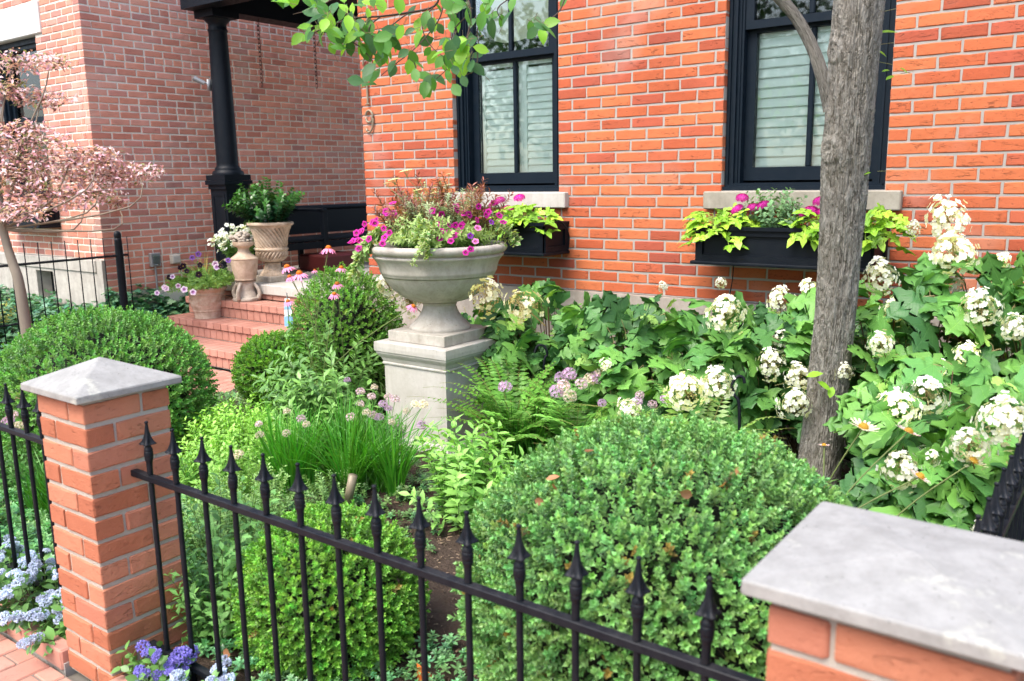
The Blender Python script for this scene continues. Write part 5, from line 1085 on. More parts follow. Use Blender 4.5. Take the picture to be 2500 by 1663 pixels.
# ---- spiral urn gardenia and pots
stems('gardenia', 'dark glossy gardenia bush growing in the spiral-fluted urn', 'shrub', (ux, uy, H0+.47), .19, .47, 62, LR, .062, .026, (.020, .085, .035), lean=.8, pair=3, mat='leaf_gloss', sr=.003, stem_col=(.14, .16, .06), top_tint=(.07, .22, .04), pitch=.6, arch=.12, start=.2)
stems('asparagus_fern', 'bright green fine tufts at the foot of the gardenia in the spiral urn', 'fern', (ux-.07, uy-.10, H0+.48), .10, .10, 26, LN, .03, .010, (.17, .36, .05), lean=.9, pair=2)
VP = [mesh_T(petunia((.76, .66, .84), (.24, .04, .36), seed=2), 'flower', M['petal'], 1, True), mesh_T(petunia((.020, .008, .020), (.006, .004, .008)), 'flower', M['petal'], 1, True), mesh_T(petunia((.30, .14, .55), (.05, .01, .15)), 'flower', M['petal'], 1, True), mesh_T(petunia((.80, .82, .84), (.55, .6, .5)), 'flower', M['petal'], 1, True)]
pz = .342+.28
t, _ = stems('petunia_plant', 'trailing petunias with pale violet and near-black flowers in the big relief pot', 'flowering plant', (-7.30, 4.86, pz), .27, .27, 170, L2, .040, .017, (.22, .42, .09), lean=1.0, pair=3, mat='leaf_soft', arch=.5, sr=.002, bias=(-.15, -.1, 0), group='plants in the terracotta pots')
for x, y, k in ((715, 1045, 0), (0, 0, 9), (120, 880, 0), (145, 895, 0), (405, 910, 0), (530, 950, 0), (320, 860, 0), (20, 960, 0), (865, 595, 0), (240, 730, 0), (390, 580, 1), (440, 650, 1), (350, 600, 1), (610, 700, 1), (630, 565, 1), (920, 580, 1), (200, 740, 1), (605, 410, 2), (520, 460, 2), (1030, 500, 2), (845, 550, 0)):
    if k == 9 or (x, y) == (715, 1045): continue
    p = at(380+x/5.8075, 550+y/5.8075, D=7.93-(.1 if y > 800 else 0)); head(t, 'flower', VP[k], p, unit(-(p-CAMP)+RNG.normal(0, 1.6, 3)), .030*random.uniform(.8, 1.1))
t = thing('spiky_grass', 'thin yellow-green spikes standing in the big relief pot', 'grass', (-7.30, 4.86, pz), 'plants in the terracotta pots'); q = MB()
grass_clump(q, (-7.30, 4.86, pz-.02), 34, .38, .007, .55, (.50, .46, .16), .03); q.put('blades', M['grass'], t, kind='stuff')
t, tp = stems('white_phlox', 'bushy green plant crowned with white flowers in the small pot behind the ornament', 'flowering plant', (-7.30, 5.26, .86), .17, .34, 60, L3, .036, .018, (.14, .30, .06), lean=.55, pair=2, arch=.2, group='plants in the terracotta pots')
for p, g_ in tp:
    for k in range(3): head(t, 'flower', VP[3], p+RNG.normal(0, .018, 3), unit(A3((0, -.5, .6))+RNG.normal(0, .4, 3)), .024)
# ---- coneflowers
CF = [mesh_T(coneflower((.86, .30, .58), 0, droop=-.55, seed=s), 'flower', M['petal']) for s in range(3)]; CFY = [mesh_T(coneflower((.82, .76, .58), 0, cone=(.42, .24, .03), ctop=(.55, .36, .05), droop=.25, seed=5, n=18), 'flower', M['petal']), mesh_T(coneflower((.86, .62, .66), 0, cone=(.42, .24, .03), ctop=(.5, .32, .05), droop=.12, seed=6, n=18), 'flower', M['petal'])]
def cone_plant(label, base, R, h, n, fl, ll=.085, tint=(.17, .36, .09), sizes=.052, ms=CF, group='coneflowers', up=.9):
    t, tp = stems('coneflower_plant', label, 'flowering plant', base, R, h, n, [L3, LN], ll, .030, tint, lean=.45, pair=2, arch=.25, sr=.003, group=group, pitch=.45); q = MB()
    for f in fl:
        px, py, D = f[:3]; s = f[3] if len(f) > 3 else sizes; p = at(px, py, D=D); b = A3(base)+[RNG.normal(0, R*.3), RNG.normal(0, R*.3), h*.35]
        mid = (b+p)/2+[0, 0, .05]; path = np.array(dens([tuple(b), tuple(mid), tuple(p)], 5)); d = unit(unit(p-mid)*.7+[0, -.1, .5]); q.tube(path, .0030, .0026, n=4, C=(.14, .18, .06)); head(t, 'flower', random.choice(ms), p, d, s)
    q.put('flower_stalk', M['stem'], t, smooth=True, kind='stuff'); return t
cb_ = (-4.0, 3.45, .06)
cone_plant('pink coneflowers on tall leaning stalks left of the great urn, orange centres', cb_, .30, .70, 60, [(701, 652, 5.1), (707, 676, 5.08, .038), (731, 668, 5.0), (802, 606, 5.1), (833, 654, 4.95, .036), (823, 693, 4.85, .038), (816, 718, 4.85, .034), (703, 736, 4.95, .036), (1009, 748, 4.55, .034), (768, 660, 5.2, .022)])
cone_plant('leafy coneflower clump without blooms in front of the tall boxwood', (-3.85, 3.25, .06), .26, .48, 70, [], .080, (.20, .40, .10))
cone_plant('pale faded coneflowers standing between the tree base and the side fence', (-.83, 2.75, .07), .26, .52, 40, [(2107, 1045, 2.85, .050), (2217, 1055, 2.85, .045), (2244, 1165, 2.75, .042), (2375, 1128, 2.7, .046), (2012, 1088, 2.9, .022)], .10, (.14, .31, .07), ms=CFY)
cone_plant('single pink coneflower in front of the middle hydrangeas', (-2.45, 4.0, .07), .08, .40, 9, [(1534, 790, 4.75, .036)], .09)
# ---- alliums: grassy clumps with round lavender heads
AL = [allium(s, c, n=64).mesh('flower_head', M['petal']) for s, c in ((0, (.74, .55, .74)), (1, (.80, .68, .66)), (2, (.62, .42, .74)))]
def allium_plant(label, base, L, n, fl, s, mat='grass', lean=.5, w=.007, group='grassy allium clumps', tint=(.075, .28, .025)):
    t = thing('allium_clump', label, 'flowering plant', base, group); q = MB(); [grass_clump(q, A3(base)+[RNG.normal(0, .08), RNG.normal(0, .06), 0], n/5.5, L*RNG.uniform(.75, 1.05), w*1.35, lean, tint, .045) for _ in range(5)]; q.put('blades', M['grass'], t, kind='stuff'); q = MB()
    for px, py, D in fl: p = at(px, py, D=D); b = A3(base)+[RNG.normal(0, .03), RNG.normal(0, .03), 0]; q.tube(np.array(dens([tuple(b), tuple((b+p)/2+[0, 0, .04]), tuple(p)], 4)), .002, n=4, C=(.10, .24, .06)); head(t, 'flower_head', random.choice(AL), p, unit(p-b+[0, 0, .3]), s*random.uniform(.8, 1.1))
    if q.n: q.put('flower_stalk', M['stem'], t, kind='stuff')
allium_plant('grassy allium clump in front of the pedestal with the most small pinkish heads', (-3.02, 2.86, .05), .56, 480, [(948, 970, 4.35), (935, 988, 4.3), (948, 998, 4.3), (965, 976, 4.25), (993, 1005, 4.2), (1013, 987, 4.15), (1033, 988, 4.15), (1029, 1039, 4.1), (956, 1031, 4.2), (925, 1020, 4.3), (910, 1015, 4.3), (895, 1008, 4.3)], .026, lean=.7)
allium_plant('grassy allium clump left of the pedestal, heads reaching towards the boxwood ball', (-3.33, 2.95, .05), .50, 380, [(848, 929, 4.7), (880, 957, 4.6), (914, 946, 4.6), (907, 969, 4.6), (879, 987, 4.5), (857, 1019, 4.4)], .027)
allium_plant('grassy allium clump behind the boxwood ball, its pale heads farthest left', (-3.35, 2.62, .05), .50, 380, [(701, 1005, 4.3), (735, 1023, 4.25), (748, 1036, 4.2), (632, 1036, 4.25), (634, 1063, 4.2), (699, 1058, 4.15), (583, 1110, 4.1)], .026)
allium_plant('allium clump right of the pedestal with the largest lavender heads', (-2.66, 3.62, .06), .45, 260, [(1390, 914, 4.45), (1376, 942, 4.4), (1419, 938, 4.4), (1358, 957, 4.4), (1391, 967, 4.35), (1464, 911, 4.5), (1455, 924, 4.5), (1440, 926, 4.5), (1370, 925, 4.5), (1233, 946, 4.6)], .040)
allium_plant('small allium clump behind the big boxwood dome with five lavender heads', (-2.15, 3.6, .06), .36, 90, [(1562, 965, 4.2), (1556, 981, 4.15), (1625, 975, 4.1), (1593, 988, 4.1), (1470, 985, 4.2)], .030)
allium_plant('allium tuft with two lavender heads behind the left iron fence', (-4.0, 1.75, .05), .42, 220, [(20, 1030, 3.75), (45, 1040, 3.72), (30, 1015, 3.8)], .03)
allium_plant('grassy tuft behind the left iron fence close to the pier', (-3.72, 1.72, .05), .42, 220, [], .03)
# ---- ferns
def fern(label, base, n, L, tint=(.16, .33, .07), bias=(0, 0, 0), group='sword ferns'):
    t = thing('sword_fern', label, 'fern', base, group); q = MB(); sm = MB(); lt = leaf_T(.36, 2, .1, .1)
    for i in range(n):
        a = i/n*2*PI*2.4+RNG.normal(0, .2); ln = L*RNG.uniform(.7, 1.1); o = A3((math.cos(a), math.sin(a), 0))+A3(bias); s = np.linspace(0, 1, 26); lf = RNG.uniform(.45, .95)
        path = A3(base)+A3((0, 0, 1))*(ln*(s*lf*1.75-.85*s**2.3*lf))[:, None]+unit(o)*(ln*(s**1.4)*(1.05-.55*lf))[:, None]; sm.tube(path, .0022, .0008, n=3, C=(.20, .20, .06)); tg = unit(np.gradient(path, axis=0)); side = unit(np.cross(tg, [0, 0, 1])); up = np.cross(side, tg)
        c = A3(tint)*RNG.uniform(.65, 1.3); pl = .070*np.sin(np.clip(s*1.02+.08, 0, 1)**.7*PI)**.8+.006
        for sg in (1, -1): q.inst(lt, path[2:], side[2:]*sg+tg[2:]*.22+RNG.normal(0, .06, (24, 3)), up[2:]*.7+A3((.3, -.5, .3))+RNG.normal(0, .15, (24, 3)), pl[2:], np.tile(c, (24, 1))*RNG.uniform(.85, 1.15, (24, 1)))
    q.put('fronds', M['leaf'], t, kind='stuff'); sm.put('midribs', M['stem'], t, kind='stuff')
fern('large bright fern leaning against the right side of the pedestal', (-2.70, 3.62, .06), 64, .72, (.17, .42, .06))
fern('second fern tuft in front of the middle hydrangeas', (-2.36, 3.70, .06), 46, .60, (.15, .37, .06))
fern('airy fern between the big boxwood dome and the tree trunk', (-1.52, 3.40, .06), 44, .66, (.24, .44, .08))
fern('small fern left of the tree base behind the boxwood dome', (-1.88, 3.40, .06), 30, .58, (.20, .40, .07))
# ---- light leafy perennials
lp = dict(mat='leaf_soft', group='light green leafy perennials')
for (x, y, R, h, n, ll, gap, tn, lb) in (
    (-2.42, 2.83, .15, .44, 30, .058, .026, (.22, .40, .12), 'pale green phlox in front of the pedestal corner, lance-shaped leaves'),
    (-2.16, 2.92, .12, .32, 18, .052, .028, (.20, .37, .10), 'short phlox shoots between the pedestal phlox and the boxwood dome'),
        (-4.30, 2.98, .26, .30, 70, .034, .017, (.24, .43, .10), 'bright green oregano mound beside the brick path'),
    (-3.92, 3.18, .24, .26, 60, .032, .017, (.20, .36, .10), 'oregano mound in front of the small boxwood ball'),
    (-3.95, 2.68, .26, .32, 70, .036, .018, (.26, .45, .11), 'brightest oregano mound right of the left pier'),
    (-3.62, 2.88, .20, .24, 46, .034, .018, (.20, .37, .10), 'oregano mound left of the grassy alliums'),
    (-3.60, 2.38, .24, .30, 60, .036, .018, (.23, .41, .11), 'oregano mound behind the first fence pickets'),
    (-3.22, 2.25, .22, .26, 56, .024, .014, (.21, .33, .14), 'fine grey-green catmint patch behind the fence'),
    (-2.92, 1.98, .20, .30, 54, .026, .015, (.19, .32, .13), 'grey-green catmint left of the small boxwood ball'),
    (-3.05, 2.62, .12, .16, 26, .020, .012, (.20, .33, .14), 'low catmint at the foot of the grassy clump'),
    (-2.62, 1.72, .15, .46, 22, .042, .030, (.15, .31, .11), 'tall mint stems close behind the fence right of the left pier'),
    (-2.42, 1.58, .12, .30, 18, .040, .026, (.14, .29, .10), 'mint shoots at the foot of the left pier'),
    (-2.30, 1.98, .10, .34, 12, .040, .028, (.16, .30, .11), 'mint stems between the catmint and the boxwood ball'),
    (-3.55, 3.42, .16, .18, 34, .030, .016, (.10, .22, .08), 'dark low herb at the left foot of the pedestal'),
    (-4.45, 3.50, .16, .16, 34, .030, .016, (.14, .28, .10), 'low herb beside the small boxwood ball'),
    (-.55, 2.35, .22, .40, 34, .075, .032, (.13, .30, .07), 'leafy shoots behind the right pier cap'),
    (-1.30, 3.10, .14, .34, 18, .06, .03, (.17, .32, .08), 'leafy shoots hidden behind the top of the boxwood dome'),
    (-3.9, 2.15, .24, .22, 44, .034, .018, (.12, .25, .07), 'low dark herbs behind the left pier'),
    (-4.6, 1.8, .26, .24, 44, .034, .018, (.10, .23, .07), 'low dark herbs behind the left fence run')):
    tn = (tn[0]*1.12, tn[1]*1.2, tn[2]*.95); stems('perennial_plant', lb, 'perennial', (x, y, float(gz(x, y))), R*1.15, h*1.12, int(n*1.5), L3 if ll > .04 else L2, ll*1.22, gap, tn, lean=.5, pair=2 if ll > .03 else 3, arch=.15, sr=.0022, top_tint=tuple(min(.8, c*1.25) for c in tn), **lp)
# ---- blue ageratum
ag = MB(); Nn = fib(46); Nn = Nn[Nn[:, 2] > -.3]; fz = T_([(1, 0, 0), (-.5, .87, 0), (-.5, -.87, 0), (0, 0, 1.2), (.6, .6, .7), (-.7, .2, .8)], [(0, 1, 3), (1, 2, 3), (2, 0, 3), (0, 1, 4), (1, 2, 5)])
ag.inst(fz, np.repeat(Nn*[1, 1, .6], 3, 0)+RNG.normal(0, .10, (len(Nn)*3, 3)), rv(len(Nn)*3), np.repeat(Nn, 3, 0), .24, A3((.56, .62, .93))*RNG.uniform(.65, 1.35, (len(Nn)*3, 1))); AGM = ag.mesh('flower_cluster', M['petal'])
ag2 = MB(); ag2.inst(fz, np.repeat(Nn*[1, 1, .6], 3, 0)+RNG.normal(0, .10, (len(Nn)*3, 3)), rv(len(Nn)*3), np.repeat(Nn, 3, 0), .24, A3((.30, .26, .80))*RNG.uniform(.65, 1.35, (len(Nn)*3, 1))); AGM2 = ag2.mesh('flower_cluster', M['petal'])
def ageratum(label, x, y, R, h, n, nf, deep=False):
    t, tp = stems('ageratum', label, 'flowering plant', (x, y, .03), R, h, n, LR, .052, .026, (.15, .33, .085), lean=.6, pair=2, arch=.25, sr=.0026, group='blue ageratum by the kerb', bias=(0, -.22, 0)); 
    for p, g_ in tp[:nf]:
        for k in range(3): head(t, 'flower_cluster', AGM2 if deep else AGM, p+RNG.normal(0, .016, 3)*[1, 1, .5]+[0, 0, .012], unit(A3((0, -.3, .9))+RNG.normal(0, .25, 3)), .014*random.uniform(.8, 1.3))
ageratum('powder-blue ageratum at the lower left photo edge, before the fence', -3.52, 1.31, .16, .19, 30, 22); ageratum('powder-blue ageratum left of the left brick pier', -3.20, 1.31, .16, .20, 30, 22)
ageratum('powder-blue ageratum touching the left brick pier, spilling over the kerb', -2.94, 1.30, .11, .15, 18, 12); ageratum('violet-blue ageratum at the right foot of the left brick pier', -2.38, 1.31, .09, .17, 16, 9, True)
ageratum('powder-blue ageratum under the first fence pickets at the bottom edge', -2.17, 1.31, .12, .13, 20, 14); ageratum('powder-blue ageratum beyond the lower left photo corner', -3.85, 1.31, .14, .18, 20, 14)
# ---- ground covers (nobody could count them)
def cover(name, label, region, n, T, size, tint, hgt, mat='leaf', var=.22, keep=None, cat='ground cover'):
    x0, x1, y0, y1 = region; x = RNG.uniform(x0, x1, n); y = RNG.uniform(y0, y1, n)
    if keep is not None: k = keep(x, y); x = x[k]; y = y[k]
    n = len(x); z = gz(x, y)+RNG.random(n)**.7*hgt*(1+.35*np.sin(x*6+y*3)+.25*np.sin(x*15-y*11)); P = np.stack([x, y, z], 1); a = RNG.random(n)*2*PI; D = np.stack([np.cos(a), np.sin(a), RNG.normal(.1, .35, n)], 1); N = unit(np.stack([RNG.normal(0, .35, n), RNG.normal(-.15, .35, n), np.ones(n)], 1))
    m = MB(); Ts = T if isinstance(T, list) else [T]; S = size*RNG.uniform(.6, 1.25, n); tt = tints(n, tint, var)
    for k, T0 in enumerate(Ts): s = np.arange(n) % len(Ts) == k; m.inst(T0, P[s], D[s], N[s], S[s], tt[s])
    tag(m.put(name, M[mat], smooth=True, kind='stuff'), label, cat)
wh = combine([(L3, (0, 0, 0), (math.cos(k*PI/2+i*.7), math.sin(k*PI/2+i*.7), .2+.4*i), (0, 0, 1), .8-.2*i, (1, 1, 1)) for i in range(2) for k in range(4)]); wh['V'] = wh['V'][:, [0, 2, 1]]*[1, 1, -1]*-1
sp4 = combine([(L3, (0, 0, .3*i), (math.cos(k*PI/2+i*.7), math.sin(k*PI/2+i*.7), .25+.3*i), (0, 0, 1), .9-.25*i, (1+.12*i,)*3) for i in range(3) for k in range(4)])
def up_cover(name, label, region, n, size, tint, hgt, keep=None, mat='leaf_gloss'):
    x0, x1, y0, y1 = region; x = RNG.uniform(x0, x1, n); y = RNG.uniform(y0, y1, n)
    if keep is not None: k = keep(x, y); x = x[k]; y = y[k]
    n = len(x); P = np.stack([x, y, gz(x, y)+hgt*RNG.random(n)], 1); Z = unit(np.stack([RNG.normal(0, .3, n), RNG.normal(-.1, .3, n), np.ones(n)], 1)); Dv = unit(np.cross(Z, rv(n))); m = MB(); m.inst(sp4, P, Dv, Z, size*RNG.uniform(.6, 1.3, n), tints(n, tint, .25)); tag(m.put(name, M[mat], smooth=True, kind='stuff'), label, 'ground cover')
soilgap = lambda x, y: ((((x+2.02)/.26)**2+((y-2.35)/.62)**2) > 1)&(((x+2.12)**2+(y-1.8)**2) > .03)
up_cover('vinca_ground_cover', 'glossy dark periwinkle leaves covering the soil behind the fence', (-2.9, -.4, 1.45, 2.05), 1500, .028, (.11, .26, .11), .05, soilgap)
up_cover('pachysandra_bed', 'low glossy pachysandra leaves behind the left fence run', (-5.4, -2.86, 1.42, 2.3), 3200, .036, (.13, .31, .11), .10)
up_cover('low_planting', 'low mixed green leaves between the garden plants', (-5.4, -2.5, 2.2, 4.2), 3400, .028, (.17, .34, .12), .06, lambda x, y: (np.abs(x-PX) > .33)|(np.abs(y-PY) > .33))
up_cover('shade_planting', 'sparse dark leaves on the soil under the hydrangeas', (-3.0, 1.4, 2.2, 4.7), 2600, .030, (.10, .22, .08), .06, lambda x, y: soilgap(x, y)&((np.hypot(x+1.08, y-2.1)) > .5))
cover('ivy_bed', 'dark ivy leaves mounding below the neighbour\'s fence and wall', (-10.5, -7.28, 2.0, 4.36), 9000, IVYT, .062, (.085, .22, .115), .16, keep=lambda x, y: (x < -7.76)|(y < 4.40))
cover('ivy_bank', 'ivy climbing beside the brick steps against the neighbour\'s wall', (-8.18, -7.74, 4.3, 5.6), 2600, IVYT, .066, (.085, .22, .115), .26)
# mulch chips on the bare soil
m = MB(); n = 2600; x = RNG.uniform(-2.9, -1.3, n); y = RNG.uniform(1.45, 3.1, n); chip = T_([(-.5, 0, 0), (.5, 0, 0), (.4, .3, .08), (-.4, .25, .1), (0, .1, .22)], [(0, 1, 4), (1, 2, 4), (2, 3, 4), (3, 0, 4)])
m.inst(chip, np.stack([x, y, gz(x, y)], 1), rv(n)*[1, 1, .15], A3((0, 0, 1)), RNG.uniform(.006, .028, n), A3((.11, .078, .055))*RNG.uniform(.4, 2.0, (n, 1))); tag(m.put('wood_mulch', M['stem'], kind='stuff'), 'brown bark mulch chips scattered over the bare soil', 'mulch')
# dead leaves on the boxwood dome
for px, py, D, s, lb in ((1448, 1098, 2.35, .045, 'curled tan leaf near the top left of the boxwood dome'), (1332, 1170, 2.3, .040, 'pair of rust leaves left on the boxwood dome'), (1360, 1198, 2.3, .03, 'small round pinkish leaf on the boxwood dome'), (1305, 1222, 2.28, .038, 'orange-tan leaf lowest left on the boxwood dome'), (1760, 1188, 2.38, .042, 'pale pinkish leaf upper right on the boxwood dome'), (1802, 1166, 2.42, .038, 'short tan leaf on the right shoulder of the boxwood dome'), (1690, 1210, 2.3, .045, 'dark brown leaf hanging on the boxwood dome'), (562, 1600, 2.7, .06, 'brown curled leaf behind the fence near the bottom')):
    d = A3(at(px, py, D=D)); m = MB(); T = leaf_T(.55, 4, .5, -.35); m.inst(T, (0, 0, 0), RNG.normal(size=3)+[0, 0, .6], unit(A3((.3, -.8, .5))+RNG.normal(0, .3, 3)), s, A3((.36, .17, .09))*RNG.uniform(.7, 1.3)); o = m.mesh('fallen_leaf', M['leaf_soft'], True)
    if D < 2.6:   # rest it on the dome's surface
        c0 = A3((-1.045, 2.12, .42)); dr = unit(d-CAMP); e = A3((.59, .59, .49)); a2 = ((dr/e)**2).sum(); b2 = (2*(CAMP-c0)*dr/e**2).sum(); c2 = (((CAMP-c0)/e)**2).sum()-1; disc = b2*b2-4*a2*c2
        if disc > 0: d = CAMP+dr*((-b2-math.sqrt(disc))/(2*a2))
    tag(put('fallen_leaf', o, None, d), lb, 'leaf')
# ---- small hardware in the beds
t = thing('garden_spotlight', 'dull grey cylinder spotlight standing in the grassy clump', 'lamp', (-3.00, 2.66, .05)); b = at(848, 1232, D=4.05); e = at(862, 1160, D=4.02); q = MB(); q.tube([b, e], .021, n=14, caps=True, C=(1, 1, 1)); q.put('housing', M['bronze'], t, smooth=True); q = MB(); q.tube([b-[0, 0, .10], b], .006, n=6); q.put('stake', M['iron'], t)
def hook(label, base, pts):
    q = MB(); q.tube(np.array(dens([tuple(base)]+[tuple(p) for p in pts], 6)), .0075, .0075, n=7, caps=True); tag(q.put('garden_hook', M['iron'], smooth=True), label, 'hook', 'curled black garden hooks')
hook('curled black metal hook rising before the white heads, behind the boxwood dome', at(1808, 1015, D=3.95)-[0, 0, .35], [at(1805, 1000, D=3.95), at(1793, 965, D=3.95), at(1787, 940, D=3.95), at(1800, 920, D=3.95), at(1814, 922, D=3.95), at(1818, 936, D=3.95)])
hook('curled black metal hook among the ferns right of the pedestal', at(1325, 900, D=4.8)-[0, 0, .30], [at(1328, 890, D=4.8), at(1336, 865, D=4.8), at(1328, 845, D=4.8), at(1312, 845, D=4.8), at(1305, 862, D=4.8)])
M['sign_blue'] = plain_mat('pale_blue_print', (.30, .55, .80), .5, .05); M['sign_white'] = plain_mat('white_card', (.78, .80, .80), .5, .03)
a = at(703, 760, D=5.6); t = thing('marker_stake', 'narrow pale blue and white marker card on a stake before the steps', 'sign', a-[0, 0, .4]); rx_ = A3((.80, .60, 0)); q = MB()
def card(z0, z1, mat, nm, w=.021):
    q = MB(); c = A3(a); V = [c+rx_*s*w*.5+[0, 0, z]+A3((-.6, .8, 0))*d for z in (z0, z1) for d in (0, .002) for s in (-1, 1)]; q.add(V, [(0, 1, 5), (0, 5, 4), (2, 7, 3), (2, 6, 7), (0, 4, 6), (0, 6, 2), (1, 3, 7), (1, 7, 5), (4, 5, 7), (4, 7, 6), (0, 2, 3), (0, 3, 1)]); q.put(nm, mat, t)
card(-.10, -.035, M['sign_blue'], 'blue_panel', .056); card(-.034, .01, M['sign_white'], 'white_panel', .050); card(.011, .06, M['sign_blue'], 'blue_panel', .045); card(.061, .085, M['sign_white'], 'white_panel', .034)
q = MB(); q.tube([a+[0, 0, -.55], a+[0, 0, .12]], .004, n=6); q.put('stake', M['metal'], t)
M['flag'] = plain_mat('orange_plastic', (.80, .20, .04), .5, .05); q = MB(); p = at(1030, 1655, D=2.72); q.tube([p-[0, 0, .08], p+[0, 0, .035]], .0012, n=4); q.add([p+[-.02, 0, .045], p+[.03, .01, .02], p+[.045, .01, -.02], p+[-.022, 0, -.03]], [(0, 3, 2), (0, 2, 1)]); tag(q.put('marker_flag', M['flag']), 'small orange marker flag behind the fence at the bottom edge', 'flag')
# ---- branch of broad leaves over the left window
LTm = [mesh_T(dict(V=T['V'], F=T['F'], C=T['C']*A3(cc), U=T['U']), 'leaf', M['treeleaf'], 1, True) for T in (leaf_T(.62, 4, .2, .15, peak=.46), leaf_T(.56, 4, .3, .3, peak=.48), leaf_T(.68, 4, .12, .05, peak=.5)) for cc in ((.19, .42, .04), (.10, .27, .05), (.27, .53, .05), (.06, .16, .06))]
bm_ = MB()
def twig(pts, r=.003, col=(.07, .045, .035)):
    q = MB(); q.tube(np.array(dens([tuple(p) for p in pts], 4)), r, r*.5, n=5, C=col, caps=True); q.put('branch', M['stem'], tree, smooth=True)
DB = 3.55
br_pts = {'a': [(1330, -120), (1200, -60), (1090, -30), (1060, 15), (1000, 30), (930, 40), (860, 45), (790, 70), (745, 90)], 'b': [(1090, -30), (1075, 40), (1040, 90), (1000, 130), (960, 160), (930, 185)], 'c': [(1130, -40), (1150, 30), (1140, 90), (1120, 130), (1090, 170), (1055, 200)], 'd': [(1200, -60), (1180, 10), (1165, 80), (1175, 130)], 'e': [(1400, -80), (1370, 20), (1330, 55), (1305, 80)], 'f': [(860, 45), (850, 90), (885, 120), (910, 150)], 'g': [(790, 70), (775, 110)], 'h': [(1000, 30), (960, 60), (935, 95), (905, 85)]}
br_pts.update({'i': [(1060, 15), (1030, 60), (1050, 110), (1085, 140)], 'j': [(930, 40), (900, 70), (915, 115), (890, 165)], 'k': [(1150, 30), (1110, 70), (1100, 110)], 'l': [(1000, 130), (1015, 165), (1005, 190)], 'm': [(1140, 90), (1165, 120), (1160, 170), (1130, 185)], 'n': [(1330, -120), (1260, -20), (1215, 20), (1225, 50)], 'o': [(1090, -30), (980, -20), (850, -15), (770, 20), (715, 35)]})
for k, pp in br_pts.items(): twig([at(x, y, D=DB+.05*math.sin(x*.02)) for x, y in pp], .006 if k == 'a' else .0035)
lf = [(750, 5, -30), (770, 45, 200), (745, 65, 190), (758, 85, 220), (725, 95, 225), (780, 70, 300), (790, 30, 120), (815, 15, 90), (800, 50, 250), (835, 30, 60), (845, 60, 270), (830, 90, 260), (780, 90, 260), (860, 20, 100), (870, 70, 280), (850, 110, 225), (845, 95, 240), (875, 60, 265), (900, 30, 80), (890, 80, 270), (905, 70, 270), (840, 120, 225), (880, 115, 280), (910, 115, 280), (935, 90, 200), (925, 105, 290), (940, 110, 290), (955, 75, 170), (960, 95, 250), (965, 110, 300), (950, 130, 300), (920, 150, 230), (915, 185, 240), (935, 140, 250), (900, 170, 225), (895, 190, 230), (955, 160, 230), (985, 130, 220), (1000, 145, 260), (1010, 140, 300), (1005, 25, 60), (975, 10, 90), (1020, 60, 260), (1045, 55, 280), (1020, 90, 240), (1060, 60, 270), (1075, 70, 300), (1040, 100, 200), (1055, 140, 240), (1045, 200, 230), (1050, 210, 270), (1070, 190, 330), (1035, 185, 170), (1060, 205, 290), (1095, 185, 290), (1075, 150, 230), (1100, 120, 250), (1115, 100, 280), (1130, 110, 240), (1150, 95, 90), (1125, 135, 260), (1105, 145, 230), (1140, 130, 300), (1150, 160, 260), (1135, 165, 240), (1120, 170, 300), (1140, 40, 270), (1145, 20, 100), (1175, 50, 250), (1185, 20, 70), (1205, 45, 220), (1225, 50, 270), (1235, 45, 60), (1170, 75, 270), (1175, 120, 350), (1110, 20, 200), (1120, 5, 160), (1090, 5, 120), (1300, 80, 220), (1295, 70, 240), (1320, 65, 330), (1325, 85, 280), (1340, 75, 320), (1345, 55, 10), (1310, 50, 150), (1375, 5, 60), (1250, 10, 250), (930, 10, 100), (880, 5, 100), (820, 60, 230), (760, 30, 160), (860, 90, 250), (700, 10, 230), (715, -5, 260), (780, 15, 130), (900, 100, 300), (855, 75, 200), (1000, 75, 200), (1085, 100, 220)]
cnt = 0
for (x, y, ang) in lf+[(x+RNG.normal(0, 22), y+RNG.normal(0, 16)-6, a+RNG.normal(0, 40)) for x, y, a in lf if x < 1200 for _ in range(2) if RNG.random() < .62]:
    D = DB+RNG.normal(0, .10); p = at(x, y, D=D); r = math.radians(ang); d = unit(RT*math.cos(r)+UP*math.sin(r)+FWD*RNG.normal(0, .35)); n_ = unit(-FWD*.8+A3((0, 0, .8))+RNG.normal(0, .45, 3)); Zv = unit(n_-n_@d*d); Xv = np.cross(d, Zv); s = .074*RNG.uniform(.65, 1.2)
    p = p-d*s*.5; Mx = Matrix(((Xv[0], d[0], Zv[0], 0), (Xv[1], d[1], Zv[1], 0), (Xv[2], d[2], Zv[2], 0), (0, 0, 0, 1))); put('leaf', random.choice(LTm+LTm[3::4]+LTm[1::4]), tree, p, Mx, scale=(s, s, s)); bm_.tube([p-d*.03, p], .0012, n=3, C=(.16, .12, .06)); cnt += 1
for x, y, ang, s in ((2130, 40, 205, .07), (2165, 78, 5, .075), (2120, 118, 200, .07), (2150, 128, 330, .05), (2165, 172, 185, .035), (2205, 170, 330, .04), (2175, 188, 200, .04), (2118, 422, 190, .035), (1985, 915, 20, .07), (2010, 940, 330, .07), (2030, 955, 250, .05)):
    D = 3.40 if y < 500 else 3.62; p = at(x, y, D=D); r = math.radians(ang); d = unit(RT*math.cos(r)+UP*math.sin(r)+FWD*-.2); n_ = unit(-FWD*.4+A3((0, 0, 1.))); Zv = unit(n_-n_@d*d); Xv = np.cross(d, Zv); p = p-d*s*.4; Mx = Matrix(((Xv[0], d[0], Zv[0], 0), (Xv[1], d[1], Zv[1], 0), (Xv[2], d[2], Zv[2], 0), (0, 0, 0, 1))); put('leaf', LTm[2], tree, p, Mx, scale=(s, s, s)); bm_.tube([p-d*.03, p-d*.12+FWD*.05], .0012, n=3, C=(.2, .2, .08))
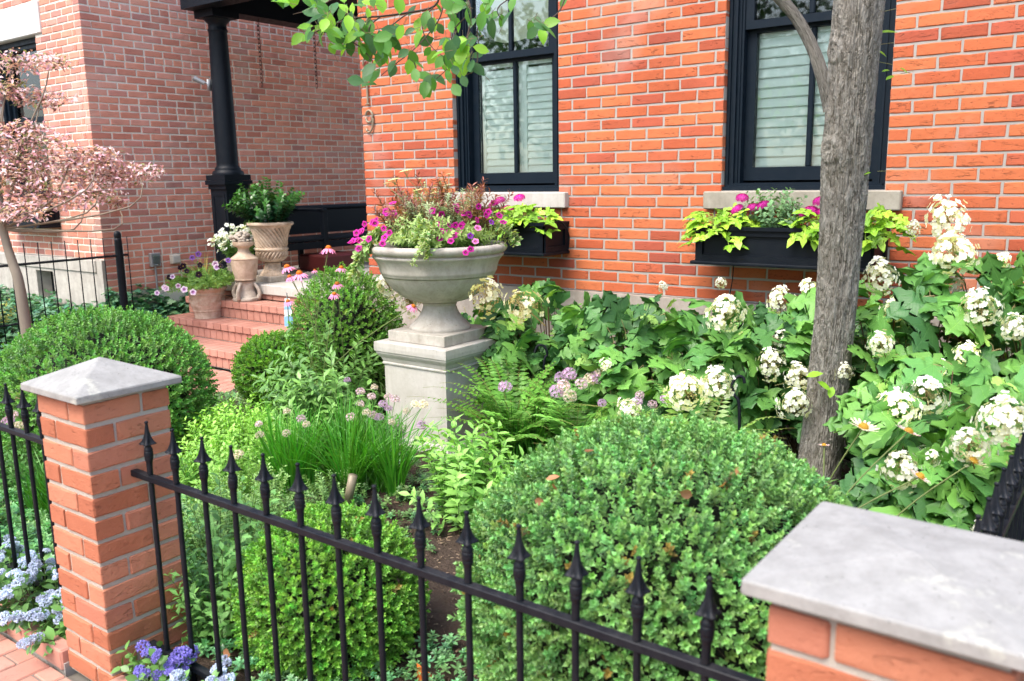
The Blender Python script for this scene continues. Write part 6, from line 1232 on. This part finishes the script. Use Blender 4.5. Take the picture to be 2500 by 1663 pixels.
bm_.put('leaf_stalks', M['stem'], tree, smooth=True, kind='stuff')
# ---- small tree with pink-edged leaves
pkt = thing('pink_beech_tree', "small tree with pink and cream variegated leaves before the neighbour's window", 'tree', (-7.95, 3.42, .25)); DT = 7.1
tr = [at(62, 765, D=DT), at(48, 700, D=DT), at(30, 640, D=DT), at(12, 580, D=DT), at(3, 520, D=DT), at(-5, 440, D=DT)]; tr[0][2] = .2
trunk_mesh([tuple(p) for p in tr], [.05, .04, .036, .032, .03, .02], 'trunk', 24, 80, .0008).put('trunk', M['bark_s'], pkt, smooth=True)
pads = [(40, 150, 100, 30, 0), (120, 150, 60, 22, .2), (100, 240, 80, 26, .1), (20, 215, 70, 26, 0), (70, 350, 110, 40, 0), (170, 400, 150, 42, .2), (250, 430, 130, 30, .3), (340, 415, 75, 18, .3), (40, 430, 110, 50, 0), (120, 480, 130, 36, .1), (210, 470, 100, 22, .2), (285, 495, 22, 16, .3), (60, 310, 60, 20, 0), (230, 375, 70, 24, .2), (30, 520, 90, 24, -.1), (-70, 380, 90, 120, 0)]
q = MB(); m = MB(); PKL = leaf_T(.42, 2, .3, .2)
for (x, y, w, h, dd) in pads:
    n = int(w*h*.12)+50; c = at(x, y, D=DT+dd); wx = w*DT/FPX; wz = h*DT/FPX; P = unit(RNG.normal(size=(n, 3)))*RNG.random((n, 1))**.4*[1, 1, 1]; P = c+RT*(P[:, :1]*wx)+A3((0, 1, 0))*(P[:, 1:2]*wx*.5)+A3((0, 0, 1))*(P[:, 2:]*wz); P[:, 2] -= .03*np.abs(P[:, 0]-c[0])
    D = unit(np.stack([RNG.normal(.3, .6, n), RNG.normal(-.2, .6, n), RNG.normal(-.1, .3, n)], 1)); g = RNG.random(n)[:, None]; colr = A3((.84, .46, .60))*(1-g)+A3((.86, .76, .82))*g; dk = RNG.random(n) < .18; colr[dk] = A3((.36, .18, .22))*RNG.uniform(.7, 1.4, (dk.sum(), 1)); gr = RNG.random(n) < .10; colr[gr] = A3((.25, .27, .12)); m.inst(PKL, P, D, unit(RNG.normal(0, .4, (n, 3))+[0, -.2, 1]), RNG.uniform(.034, .066, n), colr)
    st_ = at(max(x-w*.3, -5), min(560, y+90), D=DT); q.tube(np.array(dens([tuple(at(5, 560, D=DT)) if y > 250 else tuple(at(-2, 450, D=DT)), tuple(st_), tuple(c)], 4)), .010, .004, n=5, C=(.22, .17, .13))
    for k in range(16): i = RNG.integers(n); q.tube([c+RT*RNG.normal(0, wx*.3), P[i]], .003, .0015, n=3, C=(.20, .14, .11))
m.put('crown', M['petal'], pkt, kind='stuff'); q.put('branches', M['stem'], pkt, smooth=True)
stems('yellow_green_shrub', "small yellow-green bush at the far left before the neighbour's foundation", 'shrub', (-8.4, 3.3, .28), .22, .42, 40, L2, .05, .03, (.34, .36, .09), lean=.4, pair=2)
